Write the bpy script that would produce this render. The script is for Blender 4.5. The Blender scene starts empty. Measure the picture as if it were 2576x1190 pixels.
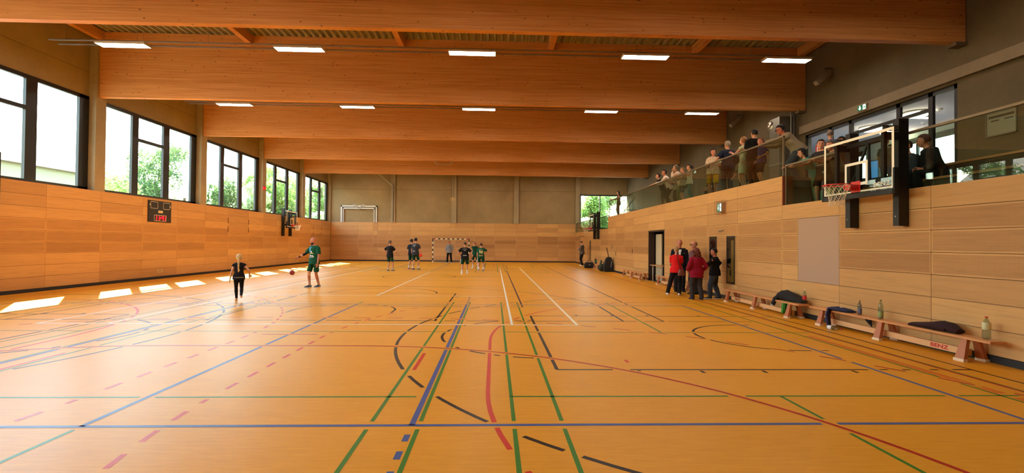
import bpy, math, random
from mathutils import Vector, Matrix
from mathutils.bvhtree import BVHTree
R_ = random.Random(7)
PI = math.pi
scene = bpy.context.scene
COL = scene.collection

# ------------------------------------------------------------------ camera
F_PX, YAW, PITCH, ROLL, CAM_H = 1230.66, 0.03544, 0.014406, 0.00923, 1.6985
fw = Vector((math.sin(YAW)*math.cos(PITCH), math.cos(YAW)*math.cos(PITCH), math.sin(PITCH)))
rt = Vector((math.cos(YAW), -math.sin(YAW), 0)); up = rt.cross(fw)
r2 = rt*math.cos(ROLL)+up*math.sin(ROLL); u2 = up*math.cos(ROLL)-rt*math.sin(ROLL)
cd = bpy.data.cameras.new('camera'); cam = bpy.data.objects.new('camera', cd); COL.objects.link(cam)
cd.sensor_width = 36; cd.lens = F_PX/2576*36; cd.clip_start = 0.05; cd.clip_end = 500
m = Matrix.Identity(4)
for i in range(3): m[i][0], m[i][1], m[i][2] = r2[i], u2[i], -fw[i]
m[0][3], m[1][3], m[2][3] = 0, 0, CAM_H
cam.matrix_world = m
scene.camera = cam

# ------------------------------------------------------------------ world, sun, exposure
scene.view_settings.view_transform = 'Standard'; scene.view_settings.look = 'None'
scene.view_settings.gamma = 1; scene.view_settings.use_curve_mapping = False
scene.view_settings.exposure = EXPOSURE = 1.06
SUN_DIR = Vector((0.575, -0.76, -1)).normalized()
w = bpy.data.worlds.new('sky'); scene.world = w; w.use_nodes = True
nt = w.node_tree; bg = nt.nodes['Background']
sky = nt.nodes.new('ShaderNodeTexSky'); sky.sky_type = 'NISHITA'; sky.sun_disc = False
sky.sun_elevation = math.asin(-SUN_DIR.z); sky.sun_rotation = math.atan2(-SUN_DIR.x, -SUN_DIR.y)
sky.air_density = 1.6; sky.dust_density = 0.5; sky.ozone_density = 1.0
nt.links.new(sky.outputs[0], bg.inputs[0]); bg.inputs[1].default_value = 1.3
sl = bpy.data.lights.new('sun', 'SUN'); sl.energy = 40; sl.angle = 0.0095; sl.color = (1, .93, .82)
so = bpy.data.objects.new('sun', sl); COL.objects.link(so)
so.rotation_euler = SUN_DIR.to_track_quat('-Z', 'Y').to_euler(); so.location = (-30, 40, 40)
cy = scene.cycles
cy.use_denoising = True
try: cy.denoiser = 'OPENIMAGEDENOISE'
except Exception: pass
cy.max_bounces = 10; cy.diffuse_bounces = 6; cy.glossy_bounces = 4; cy.transmission_bounces = 4; cy.transparent_max_bounces = 12
cy.caustics_reflective = False; cy.caustics_refractive = False; cy.sample_clamp_indirect = 8; cy.blur_glossy = 0.5

# ------------------------------------------------------------------ geometry constants (metres; hall floor z = 0, x across, y down the hall)
XL, XR, YB, YF = -14.783, 7.388, 44.634, -0.4          # timber faces of the two long walls, far and near end walls
XW = XL-0.26                                            # window plane, recessed behind the columns
XG = 12.155                                             # back wall of the gallery
X0, Y0 = -3.735, 22.12                                  # centre of the court
ROW0, ROWH = 0.11, 0.3765                               # panel rows above the black base
BEAM_Y = [12.164+6.5284*i for i in range(-1, 5)]        # near faces of the glulam beams
ZBEAM, ZTOP = 7.02, 9.5

# ------------------------------------------------------------------ materials
def lin(c):
    return tuple(((v/255)/12.92 if v/255 <= .04045 else ((v/255+.055)/1.055)**2.4) for v in c)
MATS = {}
def mat(name, rgb=(128,128,128), rough=.6, metal=0.0, spec=.5, emit=None, alpha=None, sub=None):
    if name in MATS: return MATS[name]
    m = bpy.data.materials.new(name); m.use_nodes = True; MATS[name] = m
    b = m.node_tree.nodes['Principled BSDF']; c = lin(rgb)
    b.inputs['Base Color'].default_value = (*c, 1); b.inputs['Roughness'].default_value = rough
    b.inputs['Metallic'].default_value = metal; b.inputs['Specular IOR Level'].default_value = spec
    if emit: b.inputs['Emission Color'].default_value = (*lin(emit[0]), 1); b.inputs['Emission Strength'].default_value = emit[1]
    return m
class NT:
    def __init__(s, m): s.t = m.node_tree; s.b = s.t.nodes.get('Principled BSDF')
    def n(s, typ, **kw):
        x = s.t.nodes.new('ShaderNode'+typ)
        for k, v in kw.items():
            if k.startswith('i_'): x.inputs[k[2:].replace('_', ' ')].default_value = v
            else: setattr(x, k, v)
        return x
    def l(s, a, b): s.t.links.new(a, b)
    def math(s, op, a, b=None):
        x = s.n('Math', operation=op)
        for i, v in enumerate((a, b)):
            if v is None: continue
            if isinstance(v, (int, float)): x.inputs[i].default_value = v
            else: s.l(v, x.inputs[i])
        return x.outputs[0]
    def ramp(s, fac, stops):
        x = s.n('ValToRGB'); e = x.color_ramp.elements
        while len(e) < len(stops): e.new(.5)
        for i, (p, c) in enumerate(stops): e[i].position = p; e[i].color = (*lin(c), 1)
        s.l(fac, x.inputs[0]); return x.outputs[0]
    def mix(s, fac, a, b, mode='MIX'):
        x = s.n('Mix', data_type='RGBA', blend_type=mode)
        for i, v in ((0, fac), (6, a), (7, b)):
            if isinstance(v, (int, float)): x.inputs[i].default_value = v
            elif isinstance(v, tuple): x.inputs[i].default_value = (*lin(v), 1)
            else: s.l(v, x.inputs[i])
        return x.outputs[2]
    def pos(s, scale=(1,1,1), obj=False):
        g = s.n('NewGeometry').outputs['Position'] if not obj else s.n('TexCoord').outputs['Object']
        x = s.n('Mapping'); x.inputs['Scale'].default_value = scale; s.l(g, x.inputs[0]); return x.outputs[0]
    def noise(s, vec, scale=1, detail=3, rough=.55):
        x = s.n('TexNoise'); x.inputs['Scale'].default_value = scale; x.inputs['Detail'].default_value = detail; x.inputs['Roughness'].default_value = rough
        s.l(vec, x.inputs['Vector']); return x.outputs[0]
    def bump(s, h, strength=.2, dist=.01):
        x = s.n('Bump'); x.inputs['Strength'].default_value = strength; x.inputs['Distance'].default_value = dist
        s.l(h, x.inputs['Height']); s.l(x.outputs[0], s.b.inputs['Normal'])

def lino():
    m = mat('lino floor', (205,146,58), .35, spec=.12); t = NT(m)
    a = t.noise(t.pos((3, 26, 1)), 1, 5, .65); b = t.noise(t.pos((.5, 1.5, 1)), 1, 3)
    c = t.ramp(a, [(.3, (220,148,30)), (.55, (230,159,38)), (.78, (237,171,56))])
    c2 = t.mix(.25, c, t.ramp(b, [(.3, (216,146,30)), (.7, (234,163,44))]))
    t.l(c2, t.b.inputs['Base Color'])
    r = t.n('MapRange'); t.l(a, r.inputs[0]); r.inputs[3].default_value = .34; r.inputs[4].default_value = .4; t.l(r.outputs[0], t.b.inputs['Roughness'])
    t.bump(t.noise(t.pos((6, 30, 1)), 1, 3), .05, .004)
    return m
def veneer(name, base, dots=False, axis='y'):
    m = mat(name, base, .5, spec=.4); t = NT(m)
    sc = (1, 1.2, 22) if axis == 'y' else (1.2, 1, 22)
    oi = t.n('ObjectInfo').outputs['Random']
    vec = t.n('Vector' 'Math', operation='ADD'); t.l(t.pos(sc), vec.inputs[0])
    cx = t.n('CombineXYZ'); t.l(t.math('MULTIPLY', oi, 37.0), cx.inputs[0]); t.l(t.math('MULTIPLY', oi, 61.0), cx.inputs[1]); t.l(t.math('MULTIPLY', oi, 23.0), cx.inputs[2])
    t.l(cx.outputs[0], vec.inputs[1])
    g = t.noise(vec.outputs[0], 1, 4, .6)
    d = tuple(int(v*.93) for v in base); l = tuple(min(255, int(v*1.03)) for v in base)
    c = t.ramp(g, [(.28, d), (.5, base), (.75, l)])
    tone = t.ramp(oi, [(0, (228,222,216)), (.5, (246,243,240)), (1, (255,255,252))])
    c = t.mix(1.0, c, tone, 'MULTIPLY')
    if dots:
        g2 = t.n('NewGeometry').outputs['Position']; s = t.n('SeparateXYZ'); t.l(g2, s.inputs[0])
        u = s.outputs[1 if axis == 'y' else 0]; v = s.outputs[2]
        du = t.math('ABSOLUTE', t.math('SUBTRACT', t.math('FRACT', t.math('MULTIPLY', u, 1/.024)), .5))
        dv = t.math('ABSOLUTE', t.math('SUBTRACT', t.math('FRACT', t.math('MULTIPLY', v, 1/.016)), .5))
        k = t.math('MULTIPLY', t.math('LESS_THAN', du, .36), t.math('LESS_THAN', dv, .22))
        c = t.mix(t.math('MULTIPLY', k, .5), c, tuple(int(v*.42) for v in base))
    t.l(c, t.b.inputs['Base Color'])
    return m
def glulam():
    m = mat('glulam spruce', (205,140,80), .55, spec=.3); t = NT(m)
    p = t.pos((.55, 1, 1)); pz = t.n('SeparateXYZ'); t.l(t.n('NewGeometry').outputs['Position'], pz.inputs[0])
    lam = t.math('FLOOR', t.math('MULTIPLY', pz.outputs[2], 1/.04))
    lr = t.n('TexWhiteNoise', noise_dimensions='1D'); t.l(lam, lr.inputs['W'])
    v = t.n('VectorMath', operation='ADD'); t.l(t.pos((.55, 1, 30)), v.inputs[0])
    cx = t.n('CombineXYZ'); t.l(t.math('MULTIPLY', lr.outputs['Value'], 50.), cx.inputs[0]); t.l(cx.outputs[0], v.inputs[1])
    g = t.noise(v.outputs[0], 1, 4, .6)
    c = t.ramp(g, [(.25, (172,108,54)), (.5, (206,142,80)), (.8, (222,166,104))])
    c = t.mix(t.math('MULTIPLY', lr.outputs['Value'], .22), c, (184,116,60))
    vo = t.n('TexVoronoi', feature='F1'); vo.inputs['Scale'].default_value = 1; vo.inputs['Randomness'].default_value = 1
    t.l(t.pos((4.2, 4.2, 8.0)), vo.inputs['Vector'])
    kn = t.ramp(vo.outputs['Distance'], [(.09, (255,255,255)), (.16, (0,0,0))])
    sel = t.math('GREATER_THAN', t.noise(t.pos((2, 2, 4)), 1, 1), .5)
    c = t.mix(t.math('MULTIPLY', t.math('MULTIPLY', kn, sel), .8), c, (92,46,20))
    t.l(c, t.b.inputs['Base Color']); return m
def concrete(name, base, sc=1.0):
    m = mat(name, base, .75, spec=.3); t = NT(m)
    g = t.noise(t.pos((.6*sc,.6*sc,.6*sc)), 1, 6, .65); h = t.noise(t.pos((9,9,9)), 1, 4)
    c = t.ramp(g, [(.3, tuple(int(v*.88) for v in base)), (.7, tuple(min(255, int(v*1.06)) for v in base))])
    c = t.mix(.18, c, t.ramp(h, [(.3, tuple(int(v*.8) for v in base)), (.7, base)]))
    t.l(c, t.b.inputs['Base Color']); t.bump(h, .08, .004); return m
def glass(name, tint=(245,250,248), refl=.5, rough=0.0):
    m = bpy.data.materials.new(name); m.use_nodes = True; MATS[name] = m
    t = NT(m); t.t.nodes.remove(t.b)
    o = t.t.nodes['Material Output']; tr = t.n('BsdfTransparent'); tr.inputs[0].default_value = (*lin(tint), 1)
    gl = t.n('BsdfGlossy'); gl.inputs['Roughness'].default_value = rough
    fr = t.n('Fresnel'); mr = t.n('MapRange'); t.l(t.n('NewGeometry').outputs['Backfacing'], mr.inputs[0]); mr.inputs[3].default_value = 1.5; mr.inputs[4].default_value = 1/1.5; t.l(mr.outputs[0], fr.inputs[0])
    mx = t.n('MixShader'); t.l(t.math('MULTIPLY', fr.outputs[0], refl*2), mx.inputs[0]); t.l(tr.outputs[0], mx.inputs[1]); t.l(gl.outputs[0], mx.inputs[2])
    t.l(mx.outputs[0], o.inputs[0]); return m
M_LINO = lino()
M_VENY = veneer('maple panel', (206,158,98)); M_VEND = veneer('perforated maple panel', (196,144,86), True)
M_VENX = veneer('maple panel end wall', (206,158,98), axis='x'); M_VENXD = veneer('perforated maple panel end wall', (196,144,86), True, 'x')
M_GLU = glulam()
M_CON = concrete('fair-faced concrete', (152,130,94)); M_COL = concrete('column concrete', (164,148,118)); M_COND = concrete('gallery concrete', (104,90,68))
M_GAP = mat('dark joint', (70,44,26), .9); M_BASE = mat('black skirting', (26,24,24), .6)
M_FRAME = mat('anthracite window frame', (16,19,24), .45); M_BLACK = mat('black paint', (16,16,17), .5); M_ALU = mat('brushed aluminium', (190,190,188), .35, .9)
M_WHITE = mat('white paint', (228,226,220), .5); M_GLASS = glass('window glass'); M_RAILGLASS = glass('balustrade glass', (222,232,222), .5); M_BOARDGLASS = glass('acrylic', (232,236,234), .14)
M_STEEL = mat('steel', (150,150,148), .35, .8); M_SHEET = mat('galvanised trapezoidal sheet', (172,164,140), .5, .35)
M_DIFF = mat('led diffuser', (255,255,255), .5, emit=((255,236,214), 27.0)); M_HOUS = mat('light housing', (206,196,186), .5)
M_WOOD = mat('oak', (196,140,88), .4)

# ------------------------------------------------------------------ mesh helpers
class MB:
    def __init__(s): s.v = []; s.f = []; s.mi = []; s.m = 0
    def add(s, vs, fs):
        o = len(s.v); s.v += [tuple(v) for v in vs]; s.f += [tuple(i+o for i in f) for f in fs]; s.mi += [s.m]*len(fs); return s
    def box(s, a, b, M=None):
        (x0,y0,z0), (x1,y1,z1) = a, b
        vs = [Vector(p) for p in ((x0,y0,z0),(x1,y0,z0),(x1,y1,z0),(x0,y1,z0),(x0,y0,z1),(x1,y0,z1),(x1,y1,z1),(x0,y1,z1))]
        if M: vs = [M @ v for v in vs]
        return s.add(vs, [(3,2,1,0),(4,5,6,7),(0,1,5,4),(1,2,6,5),(2,3,7,6),(3,0,4,7)])
    def cbox(s, c, d, M=None):
        return s.box([c[i]-d[i]/2 for i in range(3)], [c[i]+d[i]/2 for i in range(3)], M)
    def rings(s, rs, cap=True, close=True):
        n = len(rs[0]); vs = [p for r in rs for p in r]; fs = []
        for i in range(len(rs)-1):
            for j in range(n if close else n-1):
                k = (j+1) % n; fs.append((i*n+j, i*n+k, (i+1)*n+k, (i+1)*n+j))
        if cap: fs += [tuple(range(n-1, -1, -1)), tuple((len(rs)-1)*n+j for j in range(n))]
        return s.add(vs, fs)
    def tube(s, pts, rad, n=8, cap=True):
        pts = [Vector(p) for p in pts]; rs = []; prev = None
        if not isinstance(rad, (list, tuple)): rad = [rad]*len(pts)
        for i, p in enumerate(pts):
            d = (pts[min(i+1, len(pts)-1)]-pts[max(i-1, 0)]).normalized()
            if prev is None: a = d.orthogonal().normalized()
            else:
                a = prev-d*prev.dot(d); a = a.normalized() if a.length > 1e-6 else d.orthogonal().normalized()
            prev = a; b = d.cross(a); r = rad[i]; ra, rb = r if isinstance(r, tuple) else (r, r)
            rs.append([p+a*(ra*math.cos(2*PI*k/n))+b*(rb*math.sin(2*PI*k/n)) for k in range(n)])
        return s.rings(rs, cap)
    def ball(s, c, r, n=12, k=8, M=None):
        if not isinstance(r, (tuple, list)): r = (r, r, r)
        rs = []
        for i in range(k+1):
            t = PI*max(.001, min(.999, i/k)); q = []
            for j in range(n):
                v = Vector((r[0]*math.sin(t)*math.cos(2*PI*j/n), r[1]*math.sin(t)*math.sin(2*PI*j/n), -r[2]*math.cos(t)))
                q.append(Vector(c)+(M @ v if M else v))
            rs.append(q)
        return s.rings(rs)
    def lathe(s, c, prof, n=14, M=None):
        rs = []
        for r, z in prof:
            q = []
            for j in range(n):
                v = Vector((r*math.cos(2*PI*j/n), r*math.sin(2*PI*j/n), z)); q.append(Vector(c)+(M @ v if M else v))
            rs.append(q)
        return s.rings(rs)
    def torus(s, c, R, r, n=24, k=8, M=None):
        vs = []; fs = []
        for i in range(n):
            a = 2*PI*i/n
            for j in range(k):
                b = 2*PI*j/k; v = Vector(((R+r*math.cos(b))*math.cos(a), (R+r*math.cos(b))*math.sin(a), r*math.sin(b)))
                vs.append(Vector(c)+(M @ v if M else v))
        for i in range(n):
            for j in range(k): fs.append((i*k+j, ((i+1) % n)*k+j, ((i+1) % n)*k+(j+1) % k, i*k+(j+1) % k))
        return s.add(vs, fs)
    def mesh(s, name, mats, smooth=False):
        me = bpy.data.meshes.new(name); me.from_pydata(s.v, [], s.f)
        for mm in (mats if isinstance(mats, (list, tuple)) else [mats]): me.materials.append(mm)
        if any(s.mi): me.polygons.foreach_set('material_index', s.mi)
        if smooth:
            me.polygons.foreach_set('use_smooth', [True]*len(me.polygons))
            try: me.set_sharp_from_angle(angle=math.radians(50))
            except Exception: pass
        me.update(); return me
    def build(s, name, mats, parent=None, smooth=False, loc=None):
        return link(name, s.mesh(name, mats, smooth), parent, loc)
def link(name, me, parent=None, loc=None, rz=0):
    o = bpy.data.objects.new(name, me); COL.objects.link(o)
    if parent: o.parent = parent
    if loc: o.location = loc
    if rz: o.rotation_euler = (0, 0, rz)
    return o
def struct(o): o['kind'] = 'structure'; return o
def tag(o, label, cat, group=None):
    o['label'] = label; o['category'] = cat
    if group: o['group'] = group
    return o
def thing(name, label, cat, loc=(0,0,0), rz=0, group=None):
    return tag(link(name, None, None, loc, rz), label, cat, group)
def copy_tree(o, parent=None):
    c = o.copy(); COL.objects.link(c)
    if parent: c.parent = parent
    for ch in list(o.children): copy_tree(ch, c)
    return c
def text_mesh(txt, size, name='lettering', bold=0.0, spacing=1.0):
    cu = bpy.data.curves.new(name, 'FONT'); cu.body = txt; cu.size = size; cu.align_x = 'CENTER'; cu.align_y = 'CENTER'; cu.offset = bold; cu.space_character = spacing; cu.resolution_u = 2
    o = bpy.data.objects.new(name, cu); COL.objects.link(o)
    dg = bpy.context.evaluated_depsgraph_get(); me = bpy.data.meshes.new_from_object(o.evaluated_get(dg))
    bpy.data.objects.remove(o); bpy.data.curves.remove(cu); me.name = name; return me
def lettering(txt, size, M, mt, parent, name='lettering', bold=0.0, sx=1.0, ext=0.0):
    me = text_mesh(txt, size, name, bold)
    for v in me.vertices: v.co = M @ Vector((v.co.x*sx, v.co.y, v.co.z))
    me.materials.clear(); me.materials.append(mt); return link(name, me, parent)

# ------------------------------------------------------------------ floor
mb = MB(); mb.box((XL-.02, YF-.02, -.12), (XR+.02, YB+.02, 0)); floor = struct(mb.build('floor', M_LINO))

# ------------------------------------------------------------------ timber panelling
PCACHE = {}
def panel(parent, cx, cy, cz, length, height, axis, perf, t=.018):
    key = (round(length, 3), round(height, 3), axis, perf)
    if key not in PCACHE:
        b = MB(); l2, h2 = length/2-.004, height/2-.004
        def bx(l0, l1, h0, h1, t0, t1):
            if axis == 'y': b.box((min(t0, t1), l0, h0), (max(t0, t1), l1, h1))
            else: b.box((l0, min(t0, t1), h0), (l1, max(t0, t1), h1))
        if not perf: bx(-l2, l2, -h2, h2, -t/2, t/2)
        else:
            e = .028
            b.m = 0; bx(-l2+e, l2-e, -h2+e, h2-e, -t/2, t/2-.003); b.m = 1
            bx(-l2, l2, h2-e, h2, -t/2, t/2); bx(-l2, l2, -h2, -h2+e, -t/2, t/2); bx(-l2, -l2+e, -h2+e, h2-e, -t/2, t/2); bx(l2-e, l2, -h2+e, h2-e, -t/2, t/2)
        y = axis == 'y'
        PCACHE[key] = b.mesh('panel', ([M_VEND, M_VENY] if y else [M_VENXD, M_VENX]) if perf else (M_VENY if y else M_VENX))
    return link('panel', PCACHE[key], parent, (cx, cy, cz))
def rowz(i): return ROW0+ROWH*i
def cover(parent, axis, fixed, edges, r0, r1, holes=(), perf_rows=(3,4,5)):
    for a, b in zip(edges, edges[1:]):
        for r in range(r0, r1):
            zc = rowz(r)+ROWH/2
            if any(h[0]-.02 <= a and b <= h[1]+.02 and h[2]-.02 <= rowz(r) and rowz(r+1) <= h[3]+.02 for h in holes): continue
            pos = (fixed, (a+b)/2, zc) if axis == 'y' else ((a+b)/2, fixed, zc)
            panel(parent, *pos, b-a, ROWH, axis, r in perf_rows)

# left long wall: timber below, concrete and windows above
wl = MB(); wl.box((XL-.40, YF, 0), (XL-.018, YB, rowz(9)-.004))                # backing the panels are fixed to
wl = struct(wl.build('wall_left', M_GAP))
LE = [YF]+[12.15+2.2*i-2.2*5 for i in range(5)]
LE = [round(16.65+2.21*i, 3) for i in range(-7, 13)]; LE[0] = YF; LE = LE[:-1]
LE = [-.4, 1.2, 3.4, 5.6, 7.8, 10.0, 12.2, 14.4, 16.65, 18.89, 21.08, 23.32, 25.52, 27.69, 29.93, 31.85, 33.75, 35.7, 37.55, 39.8, 42.2, YB]
cover(wl, 'y', XL-.009, LE, 0, 9)
def concrete_part(name, a, b, parent, mt=None):
    return MB().box(a, b).build(name, mt or M_CON, parent)
ZS, ZWT = rowz(9), 6.99                                                        # sill and head of the window band
concrete_part('concrete_lintel', (XW-.32, YF, ZWT), (XW, YB, 7.88), wl); concrete_part('concrete_lintel', (XW-.32, YF, 7.893), (XW, YB, 10.1), wl)
MB().box((XW-.30, YF, 7.87), (XW-.012, YB, 7.9)).build('joint', M_GAP, wl)
concrete_part('sill', (XL-.40, YF, ZS-.004), (XL, YB, ZS+.02), wl, M_WOOD)
COLS = [(by-.12, by+.36) for by in BEAM_Y]
for i, (a, b) in enumerate(COLS):
    c = MB(); c.box((XW-.3, a, ZS+.02), (XL+.0, b, 7.02)); c.box((XW-.3, a, 7.02), (XL+.0, a+.1, 9.6)); c.box((XW-.3, b-.1, 7.02), (XL, b, 9.6)); c.box((XW-.3, a+.1, 7.02), (XL-.15, b-.1, 9.6))
    co = c.build('column', M_COL, wl)
    for z in (7.55, 7.8): MB().tube([(XL-.1, a+.005, z), (XL-.1, a-.012, z)], .035, 10).build('anchor_cap', M_CON, co)
concrete_part('column', (XW-.3, YB-.16, ZS+.02), (XL, YB, 9.6), wl, M_COL)
# ------------------------------------------------------------------ left windows (one per bay)
def window_left(n, y0, y1, splits, z0=ZS+.02, z1=ZWT):
    b = MB(); x0, x1 = XW-.09, XW+.01; fr = .1
    b.box((x0, y0, z0), (x1, y1, z0+.11)); b.box((x0, y0, z1-.13), (x1, y1, z1))
    b.box((x0, y0, z0), (x1, y0+.03, z1)); b.box((x0, y1-.42, z0), (x1, y1, z1))
    o = struct(b.build('window_%d' % n, M_FRAME))
    for (a, c) in splits: MB().box((x0, a, z0+.11), (x1, c, z1-.13)).build('mullion', M_FRAME, o)
    ys = [y0+.03]+[v for s in splits for v in s]+[y1-.42]
    for i in range(0, len(ys), 2):
        p = (ys[i], ys[i+1])
        if i == 2:
            MB().box((x0, p[0], 5.86), (x1, p[1], 5.99)).build('transom', M_FRAME, o)
            for (za, zb) in ((z0+.11, 5.86), (5.99, z1-.13)): MB().box((XW-.05, p[0], za), (XW-.042, p[1], zb)).build('pane', M_GLASS, o)
        else: MB().box((XW-.05, p[0], z0+.11), (XW-.042, p[1], z1-.13)).build('pane', M_GLASS, o)
    return o
for n, i in enumerate(range(0, 6)):
    y0 = COLS[i][1] if i < 6 else 0; y1 = COLS[i+1][0] if i < 5 else YB-.16
    s = y0-19.05
    window_left(n+1, y0, y1, [(s+20.75, s+21.1), (s+22.66, s+23.06)])
window_left(7, YF, COLS[0][0], [(1.2, 1.55), (3.2, 3.6)])

# ------------------------------------------------------------------ far end wall
wb = struct(MB().box((XL-.3, YB+.018, 0), (XR+.02, YB+.32, rowz(9)-.004)).build('wall_back', M_GAP))
BE = [XL+.02, -12.31, -11.0, -10.57, -9.71, -9.3, -7.61, -5.71, -4.02, -3.55, -1.89, .02, 1.98, 3.88, 5.81, XR]
cover(wb, 'x', YB+.009, BE, 0, 9)
def wall_with_hole(name, a, b, hole, parent, mt):           # a wall lying in x-z with one opening
    (x0, y0, z0), (x1, y1, z1) = a, b; hx0, hx1, hz0, hz1 = hole; k = MB()
    k.box((x0,y0,z0),(hx0,y1,z1)); k.box((hx1,y0,z0),(x1,y1,z1)); k.box((hx0,y0,z0),(hx1,y1,hz0)); k.box((hx0,y0,hz1),(hx1,y1,z1)); return k.build(name, mt, parent)
for (x0, x1) in ((XL-.3, -9.42), (-9.02, -3.95), (-3.5, 1.72), (2.18, 7.388)):
    for (z0, z1) in ((rowz(9), 6.49), (6.51, 10.1)): concrete_part('concrete_panel', (x0+.008, YB+.06, z0), (x1-.008, YB+.3, z1), wb)
for (x0, x1) in ((-9.42, -9.02), (-3.95, -3.5), (1.72, 2.18), (7.39, 7.78)): concrete_part('column', (x0, YB-.06, rowz(9) if x1 < 7 else 2.4), (x1, YB+.3, 10.1), wb, M_COL)
concrete_part('joint', (XL, YB+.1, 3.5), (XR, YB+.29, 10), wb, M_GAP)
concrete_part('capping', (XL, YB-.0, ZS-.002), (XR, YB+.1, ZS+.012), wb, M_WOOD)
wall_with_hole('concrete_panel', (7.78, YB+.06, 0), (XG+2.2, YB+.3, 10.1), (7.83, 12.33, 3.13, 6.26), wb, M_CON)
o = MB()
for (a, b) in ((7.83, 7.92), (9.63, 9.71), (11.42, 11.5), (12.24, 12.33)): o.box((a, YB+.1, 3.13), (b, YB+.2, 6.26))
o.box((7.83, YB+.1, 3.13), (12.33, YB+.2, 3.22)); o.box((7.83, YB+.1, 6.15), (12.33, YB+.2, 6.26)); w8 = struct(o.build('window_8', M_FRAME))
for (a, b) in ((7.92, 9.63), (9.71, 11.42), (11.5, 12.24)): MB().box((a, YB+.14, 3.22), (b, YB+.148, 6.15)).build('pane', M_GLASS, w8)

# ------------------------------------------------------------------ right long wall: timber, openings, gallery behind
XB = XR+.018
k = MB()
k.box((XB, YF, 0), (XB+.25, 21.05, rowz(7)-.004)); k.box((XB, 23.25, 0), (XB+.25, YB, rowz(7)-.004)); k.box((XB, 21.05, rowz(6)), (XB+.25, 23.25, rowz(7)-.004)); k.box((XB, 12.33, rowz(7)-.004), (XB+.25, 31.66, rowz(9)-.004))
wr = struct(k.build('wall_right', M_GAP))
RE = [YF, 1.43, 3.63, 5.83, 8.03, 10.24, 12.33, 14.64, 16.76, 18.96, 21.05, 23.25, 25.77, 27.6, 29.62, 31.66, 33.9, 36.1, 38.3, 40.4, 42.5, YB]
H_DOOR = (21.05, 23.25, 0, rowz(6)); H_GREY = (10.24, 12.33, rowz(2), rowz(6))
cover(wr, 'y', XR+.009, RE, 0, 7, holes=(H_DOOR, H_GREY))
for r in range(2, 6): panel(wr, XR+.009, (11.67+12.33)/2, rowz(r)+ROWH/2, .66, ROWH, 'y', r > 2)
g = MB().box((XR+.001, 10.245, rowz(2)+.004), (XR+.018, 11.665, rowz(6)-.004)).build('board', mat('grey felt board', (176,146,122), .9), wr)
cover(wr, 'y', XR+.009, [12.33, 14.64, 16.76, 18.96, 21.05, 23.25, 25.77, 27.6, 29.62, 31.66], 7, 9)
concrete_part('edge_trim', (XR-.001, 12.30, rowz(7)), (XR+.268, 12.33, rowz(9)), wr, mat('oiled edge', (132,62,34), .6))
concrete_part('edge_trim', (XR-.001, 31.66, rowz(7)), (XR+.268, 31.69, rowz(9)), wr, M_WOOD)
# black skirting round the hall
for nm, a, b in (('baseboard_left', (XL-.018, YF, 0), (XL+.012, YB, ROW0-.006)), ('baseboard_back', (XL, YB-.012, 0), (XR, YB+.02, ROW0-.006)),
                 ('baseboard_right', (XR-.012, YF, 0), (XR+.018, 21.05, ROW0-.006)), ('baseboard_right', (XR-.012, 23.25, 0), (XR+.018, YB, ROW0-.006))):
    struct(MB().box(a, b).build(nm, M_BASE))
# near end wall behind the camera
struct(MB().box((XL-.7, YF-.3, 0), (XG+.3, YF, 10.1)).build('wall_front', M_CON))

# ------------------------------------------------------------------ gallery
ZG, ZT = rowz(9)-.02, rowz(7)-.02                       # gallery floor, lower terrace floor
XT = 9.4
k = MB(); k.box((XR+.02, 12.33, ZG-.25), (XG, 31.66, ZG)); k.box((XR+.02, YF, ZT-.25), (XG, 12.33, ZT)); k.box((XR+.02, 31.66, ZT-.25), (XG, YB, ZT-.02))
gal = struct(k.build('gallery_floor', mat('gallery rubber floor', (96,92,84), .7)))
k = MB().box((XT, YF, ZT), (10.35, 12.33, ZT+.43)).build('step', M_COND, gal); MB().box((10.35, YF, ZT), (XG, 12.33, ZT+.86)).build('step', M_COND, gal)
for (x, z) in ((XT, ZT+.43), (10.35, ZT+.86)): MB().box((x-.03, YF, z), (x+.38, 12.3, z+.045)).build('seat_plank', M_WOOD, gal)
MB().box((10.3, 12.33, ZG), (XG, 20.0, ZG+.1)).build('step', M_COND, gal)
# gallery back wall with the glazed foyer front
FY0, FY1, FZ0, FZ1 = 12.42, 18.75, ZG+.1, 6.05
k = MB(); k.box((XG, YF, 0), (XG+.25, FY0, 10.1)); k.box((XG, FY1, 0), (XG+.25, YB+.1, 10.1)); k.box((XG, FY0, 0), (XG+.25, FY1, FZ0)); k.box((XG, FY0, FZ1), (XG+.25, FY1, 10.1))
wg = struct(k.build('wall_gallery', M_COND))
concrete_part('concrete_lintel', (XG-.12, YF, 6.12), (XG, 18.95, 6.42), wg, concrete('lintel concrete', (138,122,100)))
k = MB(); x0, x1 = XG+.05, XG+.13
k.box((x0, FY0, FZ1-.12), (x1, FY1, FZ1)); k.box((x0, FY0, FZ0), (x1, FY1, FZ0+.08))
for y in (12.42, 13.2, 14.3, 16.3, 17.3, 18.63): k.box((x0, y, FZ0), (x1, y+.14, FZ1))
fw_ = struct(k.build('window_9', M_FRAME))
for (a, b) in ((13.34, 14.3), (14.44, 16.3)): MB().box((x0, a, 5.52), (x1, b, 5.62)).build('transom', M_FRAME, fw_)
for (a, b) in ((12.56, 13.2), (13.34, 14.3), (14.44, 16.3), (16.44, 17.3), (17.44, 18.63)): MB().box((XG+.085, a, FZ0+.08), (XG+.092, b, FZ1-.12)).build('pane', M_GLASS, fw_)

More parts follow.
